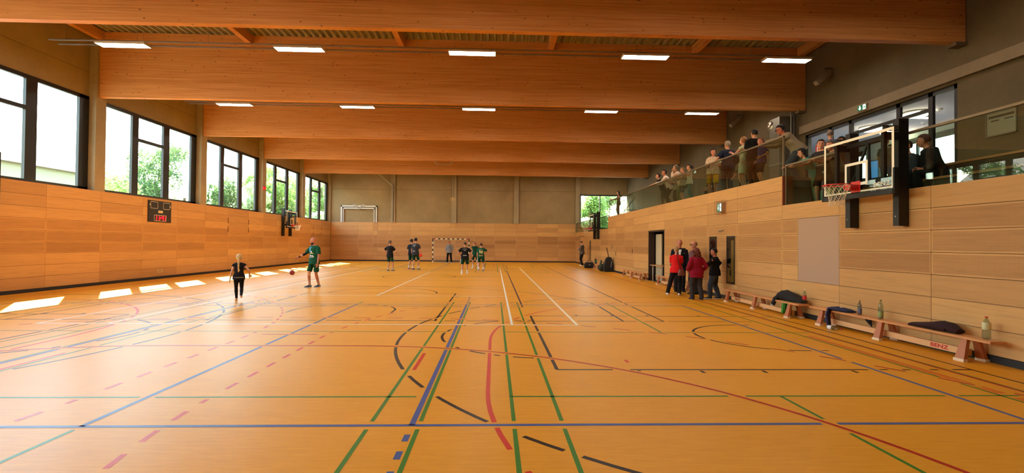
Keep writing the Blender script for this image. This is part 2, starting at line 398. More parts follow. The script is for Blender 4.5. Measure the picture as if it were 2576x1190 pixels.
# ------------------------------------------------------------------ ceiling: trapezoidal sheet, glulam beams, purlins
b = MB(); p = .262; x = XL-.5; prof = []
while x < XG+.3: prof += [(x, 9.47), (x+.05, 9.47), (x+.09, 9.58), (x+p-.04, 9.58)]; x += p
rs = [[(x, y, z) for x, z in prof] for y in (YF-.3, YB+.3)]; b.rings(rs, cap=False, close=False)
b.m = 1; b.box((XL-.7, YF-.3, 9.62), (XG+.4, YB+.4, 9.75))
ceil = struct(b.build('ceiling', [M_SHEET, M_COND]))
for by in BEAM_Y: MB().box((XL-.12, by, ZBEAM), (XG-.02, by+.2, 9.46)).build('beam', M_GLU, ceil)
MB().box((XL-.05, YF, ZBEAM+1), (XG, YF+.15, 9.46)).build('beam', M_GLU, ceil)
YS = [YF+.15]+[v for by in BEAM_Y for v in (by, by+.2)]+[YB+.06]
for px in (-14.72, -9.3, -3.6, 2.08, 7.7, 11.9):
    for i in range(0, len(YS), 2): MB().box((px-.1, YS[i]+.002, 9.13), (px+.1, YS[i+1]-.002, 9.468)).build('purlin', M_GLU, ceil)
for by in BEAM_Y: MB().box((XG-.3, by-.03, ZBEAM-.09), (XG, by+.23, ZBEAM-.002)).build('bracket', M_COND, ceil)
# ------------------------------------------------------------------ daylight portals in the window openings (they only steer sampling)
def portal(loc, sx, sy, rot):
    l = bpy.data.lights.new('window_daylight', 'AREA'); l.shape = 'RECTANGLE'; l.size = sx; l.size_y = sy; l.cycles.is_portal = True
    o = bpy.data.objects.new('window_daylight', l); COL.objects.link(o); o.location = loc; o.rotation_euler = rot
for i in range(6):
    y0 = COLS[i][1]; y1 = COLS[i+1][0] if i < 5 else YB-.16
    portal((XW-.2, (y0+y1)/2, (ZS+ZWT)/2), ZWT-ZS, y1-y0, (0, -PI/2, 0))
portal((XW-.2, (YF+COLS[0][0])/2, (ZS+ZWT)/2), ZWT-ZS, COLS[0][0]-YF, (0, -PI/2, 0))
portal((10.08, YB+.35, 4.7), 4.5, 3.1, (-PI/2, 0, 0))
portal((15.35, 17.15, 4.55), 1.9, 3.1, (0, PI/2, 0)); portal((15.35, 20.2, 4.55), 1.9, 1.4, (0, PI/2, 0))
# ------------------------------------------------------------------ court markings: each line is a part of the floor, cut where a line of a higher game crosses it
import numpy as np
LINES = []
def line(pts, col, wd, pr): LINES.append((np.array(pts, float), col, wd, pr))
def seg(x0, y0, x1, y1, col, wd, pr): line([(x0, y0), (x1, y1)], col, wd, pr)
def rect(x0, y0, x1, y1, col, wd, pr):
    seg(x0, y0, x1, y0, col, wd, pr); seg(x0, y1, x1, y1, col, wd, pr); seg(x0, y0, x0, y1, col, wd, pr); seg(x1, y0, x1, y1, col, wd, pr)
def arc(cx, cy, r, a0, a1, col, wd, pr):
    n = max(6, int(abs(a1-a0)/3.0)); line([(cx+r*math.cos(math.radians(a0+(a1-a0)*i/n)), cy+r*math.sin(math.radians(a0+(a1-a0)*i/n))) for i in range(n+1)], col, wd, pr)
def path_d(pts, col, wd, pr, dash, gap):
    d = 0; on = True; cur = [pts[0]]; left = dash
    for a, b in zip(pts, pts[1:]):
        a = np.array(a, float); b = np.array(b, float); L = np.hypot(*(b-a))
        while L > 1e-9:
            st = min(L, left); a = a+(b-a)*st/L; L -= st; left -= st
            if on: cur.append(tuple(a))
            if left < 1e-9:
                if on and len(cur) > 1: line(cur, col, wd, pr)
                on = not on; left = dash if on else gap; cur = [tuple(a)]
def arcpts(cx, cy, r, a0, a1, n=40): return [(cx+r*math.cos(math.radians(a0+(a1-a0)*i/n)), cy+r*math.sin(math.radians(a0+(a1-a0)*i/n))) for i in range(n+1)]
T90 = lambda f: f
# tennis
W5 = .05
for x in (X0-5.485, X0+5.485, X0-4.115, X0+4.115): seg(x, Y0-11.885, x, Y0+11.885, 'white', W5, 9)
for y in (Y0-11.885, Y0+11.885): seg(X0-5.51, y, X0+5.51, y, 'white', W5, 9)
for y in (Y0-6.4, Y0+6.4): seg(X0-4.115, y, X0+4.115, y, 'white', W5, 9)
seg(X0, Y0-6.4, X0, Y0+6.4, 'white', W5, 9)
# handball along the hall
for s in (1, -1):
    g = Y0-20*s
    seg(X0-10, g, X0+10, g, 'red', W5, 8); seg(X0+10*s, Y0-20, X0+10*s, Y0+20, 'red', W5, 8)
    line([(x, g+s*(y-0)) for x, y in [(X0+1.5+6*math.cos(math.radians(a)), 6*math.sin(math.radians(a))) for a in range(0, 91, 3)]+[(X0-1.5-6*math.cos(math.radians(a)), 6*math.sin(math.radians(a))) for a in range(90, -1, -3)]], 'red', W5, 8)
    pts = [(X0+1.5+9*math.cos(math.radians(a)), g+s*9*math.sin(math.radians(a))) for a in range(20, 91, 2)]+[(X0-1.5-9*math.cos(math.radians(a)), g+s*9*math.sin(math.radians(a))) for a in range(90, 19, -2)]
    path_d(pts, 'red', W5, 8, .36, .36)
    seg(X0-.5, g+7*s, X0+.5, g+7*s, 'red', W5, 8)
# volleyball along the hall
rect(X0-4.5, Y0-9, X0+4.5, Y0+9, 'violet', W5, 6)
for d in (-3, 0, 3): seg(X0-4.5, Y0+d, X0+4.5, Y0+d, 'violet', W5, 6)
# volleyball across the hall, twice
for cyy in (9.1, 35.3):
    rect(X0-9, cyy-4.5, X0+9, cyy+4.5, 'blue', .055, 7)
    for d in (-3, 0, 3):
        d *= .994; seg(X0+d, cyy-4.5, X0+d, cyy+4.5, 'blue', .055, 7)
        if d:
            for s in (-1, 1):
                for i in range(5): seg(X0+d, cyy+s*(4.72+.35*i), X0+d, cyy+s*(4.87+.35*i), 'blue', .055, 7)
# badminton, three side by side at each end
for cyy in (7.43, 35.35):
    for cx in (X0-6.985, X0, X0+6.985):
        for dx in (-3.05, -2.59, 2.59, 3.05): seg(cx+dx, cyy-6.7, cx+dx, cyy+6.7, 'green', .04, 5)
        for dy in (-6.7, -5.94, -1.98, 1.98, 5.94, 6.7): seg(cx-3.05, cyy+dy, cx+3.05, cyy+dy, 'green', .03 if abs(dy) > 3 else .04, 5)
        for s in (-1, 1): seg(cx, cyy+1.98*s, cx, cyy+6.7*s, 'green', .04, 5)
# basketball along the hall
def basket_end(pt, flip_len, c):                          # pt maps (along from baseline, sideways) to the floor
    L = lambda p, **k: line([pt(*q) for q in p], 'brown', W5, 3)
    L([(0, -2.45), (5.8, -2.45)]); L([(0, 2.45), (5.8, 2.45)]); L([(5.8, -2.45), (5.8, 2.45)])
    L([(5.8+1.8*math.sin(math.radians(a)), 1.8*math.cos(math.radians(a))) for a in range(0, 181, 5)])
    a0 = math.degrees(math.acos(6.6/6.75))
    L([(0, -6.6)]+[(1.575+6.75*math.sin(math.radians(a)), -6.75*math.cos(math.radians(a))) for a in [a0+(180-2*a0)*i/60 for i in range(61)]]+[(0, 6.6)])
    L([(1.2, -1.25), (1.575, -1.25)]+[(1.575+1.25*math.sin(math.radians(a)), -1.25*math.cos(math.radians(a))) for a in range(5, 176, 5)]+[(1.575, 1.25), (1.2, 1.25)])
    for s in (-1, 1):
        for d in (1.75, 3.0, 3.85, 4.7): L([(d, s*2.5), (d, s*2.62)])
basket_end(lambda a, s: (X0+s, 10.74+a), 28, 0); basket_end(lambda a, s: (X0-s, 38.74-a), 28, 0)
rect(X0-7.5, 10.74, X0+7.5, 38.74, 'brown', W5, 3); seg(X0-7.5, 24.74, X0+7.5, 24.74, 'brown', W5, 3); arc(X0, 24.74, 1.8, 0, 360, 'brown', W5, 3)
seg(X0+7.6, 10.76, 5.84, 10.76, 'brown', .035, 3)
# basketball across the hall, twice
for cyy in (9.06, 35.2):
    for xb, s in ((6.66, -1), (2*X0-6.66, 1)):
        basket_end(lambda a, t, xb=xb, s=s, c=cyy: (xb+s*a, c+t), 20, 0)
        seg(xb, cyy-7.5, xb, cyy+7.5, 'brown', .04, 3)
# small handball courts across the hall
for cyy in (7.09, 37.15):
    for xg, s in ((5.94, -1), (2*X0-5.94, 1)):
        p6 = [(xg+s*6*math.sin(math.radians(a)), cyy+1.485+6*math.cos(math.radians(a))) for a in range(0, 91, 3)]+[(xg+s*6*math.sin(math.radians(a)), cyy-1.485-6*math.cos(math.radians(a))) for a in range(90, -1, -3)]
        line(p6, 'scarlet', .05, 4)
        p9 = [(xg+s*9*math.sin(math.radians(a)), cyy+1.485+9*math.cos(math.radians(a))) for a in range(30, 91, 2)]+[(xg+s*9*math.sin(math.radians(a)), cyy-1.485-9*math.cos(math.radians(a))) for a in range(90, 29, -2)]
        path_d(p9, 'scarlet', .05, 4, .25, .25)
        seg(xg+7*s, cyy-.5, xg+7*s, cyy+.5, 'scarlet', .05, 4); seg(xg+4*s, cyy-.08, xg+4*s, cyy+.08, 'scarlet', .05, 4)
        for q in (-.045, 0, .045): seg(xg+q, cyy-2.0, xg+q, cyy+2.0, 'scarlet', .022, 4)
LC = {'white': (238,236,226), 'red': (178,22,14), 'violet': (74,38,66), 'blue': (66,88,150), 'green': (58,122,34), 'brown': (34,15,8), 'scarlet': (208,46,22)}
def court_lines():
    segs = [(np.concatenate([p[:-1], p[1:]], 1), wd, pr) for p, c, wd, pr in LINES]
    joined = []
    for i, (p, c, wd, pr) in enumerate(LINES):
        pts = []
        for a, b in zip(p, p[1:]):
            n = max(1, int(np.hypot(*(b-a))/.04)); t = np.arange(n)[:, None]/n; pts.append(a+(b-a)*t)
        pts = np.concatenate(pts+[p[-1:]]); keep = np.ones(len(pts), bool)
        lo, hi = p.min(0)-.1, p.max(0)+.1; straight0 = len(p) == 2; dirp = (p[-1]-p[0])/max(1e-9, np.hypot(*(p[-1]-p[0])))
        for j, (s, w2, pr2) in enumerate(segs):
            if pr2 <= pr: continue
            if s[:, [0, 2]].max() < lo[0] or s[:, [0, 2]].min() > hi[0] or s[:, [1, 3]].max() < lo[1] or s[:, [1, 3]].min() > hi[1]: continue
            for x0, y0, x1, y1 in s:
                d = np.array([x1-x0, y1-y0]); L2 = d@d
                if L2 < 1e-12: continue
                if straight0 and abs(dirp[0]*d[1]-dirp[1]*d[0]) < .05*math.sqrt(L2):
                    if abs((p[0][0]-x0)*d[1]-(p[0][1]-y0)*d[0])/math.sqrt(L2) > .03: continue
                q = pts-np.array([x0, y0]); tt = np.clip(q@d/L2, 0, 1); dd = np.hypot(*(q-tt[:, None]*d).T)
                keep &= dd > w2/2+.035
        m = MB(); straight = len(p) == 2; runs = []; k = 0
        while k < len(pts):
            if not keep[k]: k += 1; continue
            e = k
            while e+1 < len(pts) and keep[e+1]: e += 1
            if e > k: runs.append(pts[[k, e]] if straight or e-k < 3 else pts[k:e+1:2] if (e-k) % 2 == 0 else np.concatenate([pts[k:e:2], pts[e:e+1]]))
            k = e+1
        for r in runs:
            d = np.gradient(r, axis=0); d /= np.maximum(np.hypot(*d.T), 1e-9)[:, None]; nrm = np.stack([-d[:, 1], d[:, 0]], 1)*wd/2
            z = .0006+.00012*pr
            vs = [(*(a+n), z) for a, n in zip(r, nrm)]+[(*(a-n), z) for a, n in zip(r, nrm)]; N = len(r)
            m.add(vs, [(N+j, N+j+1, j+1, j) for j in range(N-1)])
        if not m.v: continue
        if wd*0+np.abs(np.diff(p, axis=0)).sum() < .6 or c == 'scarlet' and wd < .03: joined.append((c, m)); continue
        m.build('court_line', line_mat(c), floor)
    for c in LC:
        ms = [m for cc, m in joined if cc == c]
        if not ms: continue
        big = MB()
        for m in ms: big.add(m.v, m.f)
        o = big.build('court_dashes', line_mat(c), floor); o['kind'] = 'stuff'
def line_mat(c): return mat('line '+c, LC[c], .35, spec=.12)
court_lines()

# ------------------------------------------------------------------ outside: ground, trees, hedge, house
M_GRASS = mat('grass ground', (122,124,112), .9)
gnd = struct(MB().box((-120, -80, -.4), (XL-.45, 140, -.1)).build('ground', M_GRASS)); MB().box((XL-.45, YB+.4, -.4), (90, 140, -.1)).build('lawn', M_GRASS, gnd)
def leaf_mat(name, c1, c2):
    m = mat(name, c1, .6); t = NT(m); g = t.noise(t.pos((1.3, 1.3, 1.3)), 1, 2)
    t.l(t.ramp(g, [(.3, c1), (.7, c2)]), t.b.inputs['Base Color'])
    m2 = t.t.nodes.new('ShaderNodeBsdfTranslucent'); m2.inputs[0].default_value = (*lin(c2), 1); mx = t.n('MixShader'); mx.inputs[0].default_value = .35
    o = t.t.nodes['Material Output']; t.l(t.b.outputs[0], mx.inputs[1]); t.l(m2.outputs[0], mx.inputs[2]); t.l(mx.outputs[0], o.inputs[0]); return m
LEAF = [leaf_mat('leaves dark', (54,84,48), (104,134,76)), leaf_mat('leaves mid', (90,128,58), (146,176,92)), leaf_mat('leaves pale', (150,170,120), (196,210,164))]
M_BARK = mat('bark', (92,76,60), .9)
def tree(label, x, y, h, r, kind, trunk=.35, n=2600, group=None):
    t = thing('tree', label, 'tree', (x, y, -.1)); rr = random.Random(int(x*31+y*7))
    b = MB(); zc = h*(.55 if trunk > .1 else .5); rz = h-zc
    b.tube([(0, 0, 0), (.1, .05, h*.35), (-.05, .1, h*.7)], [max(.09, .035*h), .028*h, .012*h], 8)
    for i in range(5):
        a = i*2*PI/5; b.tube([(0, .05, h*.3+.2*i), (math.cos(a)*r*.5, math.sin(a)*r*.5, h*.5+.25*i)], [.014*h, .006*h], 5)
    b.build('trunk', M_BARK, t)
    clumps = [(rr.uniform(-.6, .6)*r, rr.uniform(-.6, .6)*r, zc+rr.uniform(-.62, .62)*rz, r*rr.uniform(.3, .5)) for _ in range(26)]
    if trunk < .2: clumps += [(rr.uniform(-.6, .6)*r, rr.uniform(-.6, .6)*r, h*rr.uniform(.12, .4), r*rr.uniform(.3, .5)) for _ in range(16)]
    f = MB()
    for i in range(int(n*(2.6 if y < 42 else 4.0))):
        cx, cyy, cz, cr = clumps[rr.randrange(len(clumps))]
        v = Vector((rr.gauss(0, 1), rr.gauss(0, 1), rr.gauss(0, 1))).normalized()*cr*rr.uniform(.6, 1.05)
        c = Vector((cx, cyy, max(.15, cz)))+v; c.z = max(.1, c.z)
        a = Vector((rr.gauss(0, 1), rr.gauss(0, 1), rr.gauss(0, 1))).normalized()*rr.uniform(.06, .12)*(1 if y < 42 else 1.45); q = a.orthogonal().normalized()*a.length*.62
        f.add([c-a, c+q, c+a, c-q], [(0, 1, 2, 3)])
    o = f.build('crown', LEAF[kind], t); o['kind'] = 'stuff'; return t
tree('tall dark broadleaf tree rising outside the second large window', -26.4, 39.4, 10.6, 2.3, 0, n=4200)
tree('low pale bush beyond the left pane of the second large window', -22.3, 28.4, 6.3, 1.9, 1, .1)
tree('bright shrub beyond the middle pane of the second large window', -20.5, 33.0, 6.6, 1.7, 2, .1)
tree('pale shrub at the foot of the tall dark broadleaf tree', -18.4, 31.2, 5.0, 1.0, 2, .1)
tree('dark round bush outside the left pane of the third large window', -21.0, 38.9, 7.6, 1.5, 0, .1, 3200)
tree('grey-green bush outside the middle pane of the third large window', -21.0, 42.6, 8.4, 1.9, 2, .1, 3000)
tree('pale leafy tree outside the right pane of the third large window', -21.0, 47.0, 8.6, 2.0, 1, .15, 3000)
tree('yellow-green tree outside the left pane of the fourth large window', -23.0, 57.6, 10.5, 2.2, 1, .15, 3200)
tree('tall leafy tree outside the middle pane of the fourth large window', -22.2, 63.2, 12.5, 2.4, 1, .15, 3200)
tree('white-flowering shrub below the fourth large window', -18.9, 52.3, 5.8, 1.4, 2, .1, 2400)
tree('dense green tree outside the fifth large window, near its left pane', -17.6, 66.0, 13.0, 1.9, 0, .15, 4000)
tree('lighter green tree outside the fifth large window, beyond its right pane', -20.0, 72.5, 14.0, 2.8, 1, .15, 4000)
tree('broad dark green tree filling the view beyond the fifth large window', -23.5, 80.0, 17.0, 4.6, 0, .15, 5000)
tree('leafy green tree between the third and fourth large windows', -29.0, 62.0, 12.5, 2.4, 1, .15, 3400)
tree('round green bush low beyond the left pane of the third large window', -25.6, 44.2, 7.8, 1.5, 0, .1, 3000)
tree('pale green bush low beyond the right pane of the third large window', -25.5, 52.3, 8.6, 2.0, 2, .1, 3000)
tree('sunlit tree beyond the square window of the far end wall', 11.6, 55.2, 9.5, 2.5, 1, .2, 4200)
tree('pale shrub low beyond the square window of the far end wall', 8.8, 51.0, 5.2, 1.7, 2, .1, 2600)
tree('tree with silvery leaves left beyond the square end window', 6.4, 58.5, 9.5, 2.1, 2, .2, 3000)
h = thing('house', 'long pale yellow house with tiled roof beyond the first large window', 'house', (-36, 40, -.1))
k = MB().box((-9, -14, 0), (0, 13, 7.7)).build('wall', mat('pale yellow render', (150,144,120), .9), h)
for i, y in enumerate((-11, -7.6, -4.2, -.8, 2.6, 6.0, 9.4)):
    for z in (1.2, 4.55):
        f = MB(); f.box((-.02, y, z), (.07, y+1.1, z+.09)); f.box((-.02, y, z+1.4), (.07, y+1.1, z+1.5)); f.box((-.02, y, z), (.07, y+.09, z+1.5)); f.box((-.02, y+1.01, z), (.07, y+1.1, z+1.5)); f.box((-.02, y+.51, z), (.06, y+.59, z+1.5))
        o = f.build('house_window', M_WHITE, h); MB().box((-.01, y+.09, z+.09), (.02, y+1.01, z+1.4)).build('pane', mat('dark pane', (96,120,140), .15), o)
f = MB(); f.add([(.5,-14.4,7.5),(.5,13.4,7.5),(-4.5,13.4,11.6),(-4.5,-14.4,11.6),(-9.5,-14.4,7.5),(-9.5,13.4,7.5)], [(0,1,2,3),(3,2,5,4),(0,3,4),(1,5,2)])
f.build('roof', mat('weathered roof tiles', (150,128,116), .8), h)
for y in (-2, 0): MB().box((-2.3, y, 9.0), (-2.0, y+.3, 10.3)).build('chimney', mat('chimney clay', (190,170,160), .9), h)

# ------------------------------------------------------------------ foyer behind the gallery front
k = MB(); FX = 15.2; ZW = 5.5
k.box((XG+.25, 9, FZ0-.2), (FX, 24, FZ0-.001)); k.box((XG+.25, 9, 6.05), (FX+.2, 24, 6.3)); k.box((XG+.25, 23.8, FZ0), (FX, 24, 6.05)); k.box((XG+.25, 9, FZ0), (FX, 9.2, 6.05))
for (a, b) in ((9.2, 15.6), (18.7, 19.5), (20.9, 23.8)): k.box((FX, a, FZ0), (FX+.2, b, 6.05))
for (a, b) in ((15.6, 18.7), (19.5, 20.9)): k.box((FX, a, ZW), (FX+.2, b, 6.05)); k.box((FX, a, FZ0), (FX+.2, b, FZ0+.1))
foy = struct(k.build('wall_foyer', mat('foyer white', (196,196,202), .8)))
w10 = MB()
for y in (15.6, 17.1, 18.63, 19.5, 20.83): w10.box((FX+.05, y, FZ0+.1), (FX+.12, y+.07, ZW))
w10.box((FX-.02, 15.6, ZW-.02), (FX+.1, 18.7, ZW+.16)); w10.box((FX-.02, 19.5, ZW-.02), (FX+.1, 20.9, ZW+.16)); w10 = struct(w10.build('window_10', M_FRAME))
for (a, b) in ((15.67, 17.1), (17.17, 18.63), (19.57, 20.83)): MB().box((FX+.08, a, FZ0+.1), (FX+.086, b, ZW)).build('pane', M_GLASS, w10)
def lamp_oval(label, x, y):
    t = thing('ceiling_lamp', label, 'lamp', (x, y, 6.05), 0, 'round ceiling lamps in the foyer')
    MB().lathe((0,0,0), [(.36,0),(.38,-.03),(.36,-.06)], 24).build('base', M_WHITE, t, True)
    MB().lathe((0,0,-.06), [(.345,.0),(.36,-.03),(.3,-.075),(.02,-.09)], 24).build('shade', mat('opal shade', (255,246,225), .4, emit=((255,232,196), 14.0)), t, True)
lamp_oval('round glowing ceiling lamp seen through the foyer glass beside the notice wall', 13.5, 15.2)
lamp_oval('round glowing ceiling lamp seen through the foyer glass above the backboard', 13.6, 17.2)
lamp_oval('round ceiling lamp further back in the foyer behind the first lamp', 14.7, 17.6)
for lb, x, y in (('white smoke detector on the foyer ceiling at the end of a thin conduit', 13.9, 14.8), ('white smoke detector on the foyer ceiling lower beside the window edge', 14.85, 16.4)):
    t = thing('smoke_detector', lb, 'detector', (x, y, 6.05)); MB().lathe((0,0,0), [(.09,0),(.09,-.025),(.06,-.06),(.01,-.07)], 16).build('housing', M_WHITE, t, True); MB().lathe((0,0,-.07), [(.02,0),(.015,-.015),(.001,-.018)], 10).build('sensor_cap', mat('grey plastic', (120,120,120), .5), t, True)
t = thing('display_screen', 'blue lit display screen deep in the foyer', 'screen', (FX-.12, 19.0, 4.55)); MB().box((0, -.3, -.4), (.11, .3, .6)).build('frame', M_BLACK, t); MB().box((-.006, -.27, -.37), (0, .27, .57)).build('screen', mat('blue screen', (60,110,170), .3, emit=((80,140,205), .9)), t)
# ------------------------------------------------------------------ ceiling lights on their rails
def light_proto():
    b = MB(); b.box((-.75,-.18,0),(.75,-.165,.075)); b.box((-.75,.165,0),(.75,.18,.075)); b.box((-.75,-.165,0),(-.73,.165,.075)); b.box((.73,-.165,0),(.75,.165,.075)); b.box((-.73,-.165,.05),(.73,.165,.075))
    return b.mesh('housing', M_HOUS), MB().box((-.728,-.163,.008),(.728,.163,.018)).mesh('diffuser', M_DIFF), MB().tube([(0,0,.075),(0,0,1.75)],.004,5).mesh('suspension_wire', M_STEEL)
LH, LD, LW = light_proto()
LX = (-11.6, -6.2, -.77, 4.8, 9.46); NX = ('leftmost', 'second from the left', 'middle', 'second from the right', 'rightmost')
ROWN = {1: 'in the nearest row, between the first two beams', 2: 'in the second row, behind the second beam', 3: 'in the third row, mostly hidden by the third beam'}
for r in range(-1, 6):
    ry = 15.55+6.5284*(r-1)
    for i, x in enumerate(LX):
        if r < 0 and x > 0: continue  # unseen row near the camera, added on the left to brighten the near floor
        lb = '%s ceiling light %s' % (NX[i], ROWN[r]) if r in ROWN else 'flat white ceiling light unseen behind or above the beams, added to light the floor'
        t = thing('ceiling_light', lb, 'light', (x, ry, 7.74), 0, 'ceiling lights between the beams')
        link('housing', LH, t); link('diffuser', LD, t); link('suspension_wire', LW, t, (-.6,0,0)); link('suspension_wire', LW, t, (.6,0,0))
    if r in ROWN:
        t = thing('light_rail', ('thin metal rails carrying the lights %s' % ROWN[r]).replace('mostly hidden ', ''), 'rail', (0, ry, 7.8))
        for dy in (-.17, .17):
            k = MB(); k.box((-13.7, dy-.02, .035), (10.4, dy+.02, .04)); k.box((-13.7, dy-.02, .0), (10.4, dy-.016, .04)); k.box((-13.7, dy+.016, .0), (10.4, dy+.02, .04)); k.build('rail', M_ALU, t)
        for j in range(12): link('hanger_wire', LW, t, (-13.2+2.14*j, -.17, -.04))
for lb, y in (('slanted wall speaker on a bracket beyond the rightmost light of the nearest row', 17.2), ('slanted wall speaker on a bracket beyond the rightmost light of the second row', 23.6)):
    t = thing('wall_speaker', lb, 'speaker', (XG, y, 8.0)); M = Matrix.Rotation(math.radians(-38), 4, 'Y')
    MB().cbox((-.42,0,.05),(.62,.2,.16),M).build('cabinet', mat('dull white', (150,140,124),.6), t); MB().box((-.3,-.03,.1),(0,.03,.16)).build('bracket', M_STEEL, t); MB().cbox((-.42,0,-.035),(.56,.16,.012),M).build('grille', mat('grey mesh', (110,104,96),.7), t)

# ------------------------------------------------------------------ scoreboard with clock
t = thing('scoreboard', 'black scoreboard on the timber wall with red digits showing 11:41', 'scoreboard', (XL-.048, 21.36, 2.49))
SWd, SHt = 1.47, .93
MB().box((.05,0,0),(.08,SWd,SHt)).build('body', mat('scoreboard black', (34,26,22),.5), t)
M_LINE = mat('pale print', (208,200,180), .6); M_RED = mat('red led', (255,30,40), .4, emit=((255,10,28), 1.6))
def frame_uv(u0, v0, u1, v1, nm, gaps=False):
    k = MB(); e = .018; y0, y1, z0, z1 = u0*SWd, u1*SWd, (1-v1)*SHt, (1-v0)*SHt; c = .035
    k.box((.08,y0+c,z0),(.084,y1-c,z0+e)); k.box((.08,y0+c,z1-e),(.084,y1-c,z1)); k.box((.08,y0,z0+c),(.084,y0+e,z1-c)); k.box((.08,y1-e,z0+c),(.084,y1,z1-c))
    for yy, zz, sy, sz in ((y0,z0,1,1),(y1,z0,-1,1),(y0,z1,1,-1),(y1,z1,-1,-1)): k.tube([(.082,yy+sy*.009,zz+sz*c),(.082,yy+sy*.015,zz+sz*.016),(.082,yy+sy*c,zz+sz*.009)], .009, 5)
    return k.build(nm, M_LINE, t)
frame_uv(.085,.05,.40,.37,'score_frame'); frame_uv(.63,.05,.93,.37,'score_frame'); frame_uv(.24,.66,.77,.95,'clock_frame')
MY = lambda x, y, z: Matrix(((0,0,1,x),(1,0,0,y),(0,1,0,z),(0,0,0,1)))          # text reading along +y, facing +x
lettering('H', .10, MY(.085,.06*SWd,.8*SHt), M_LINE, t, bold=.004); lettering('G', .10, MY(.085,.955*SWd,.77*SHt), M_LINE, t, bold=.004)
MB().box((.08,.42*SWd,.44*SHt),(.088,.61*SWd,.55*SHt)).build('maker_plate', mat('cream plate', (232,214,160),.5), t); MB().box((.088,.46*SWd,.49*SHt),(.09,.57*SWd,.505*SHt)).build('plate_print', M_BLACK, t)
k = MB(); zb, zt = .085*SHt, .30*SHt
def bar(u, z0, z1, w=.05): k.add([(.087,u*SWd-w/2+(z0-zb)*.12,z0),(.087,u*SWd+w/2+(z0-zb)*.12,z0),(.087,u*SWd+w/2+(z1-zb)*.12,z1),(.087,u*SWd-w/2+(z1-zb)*.12,z1)],[(0,1,2,3)])
for u in (.335, .455, .635, .73): bar(u, zb, zt)
zm = (zb+zt)/2; bar(.575, zm, zt); k.add([(.087,.575*SWd,zm-.016),(.087,.635*SWd,zm-.016),(.087,.64*SWd,zm+.016),(.087,.58*SWd,zm+.016)],[(0,1,2,3)])
bar(.51, zb+.05, zb+.085); bar(.515, zt-.085, zt-.05); k.build('clock_digits', M_RED, t)

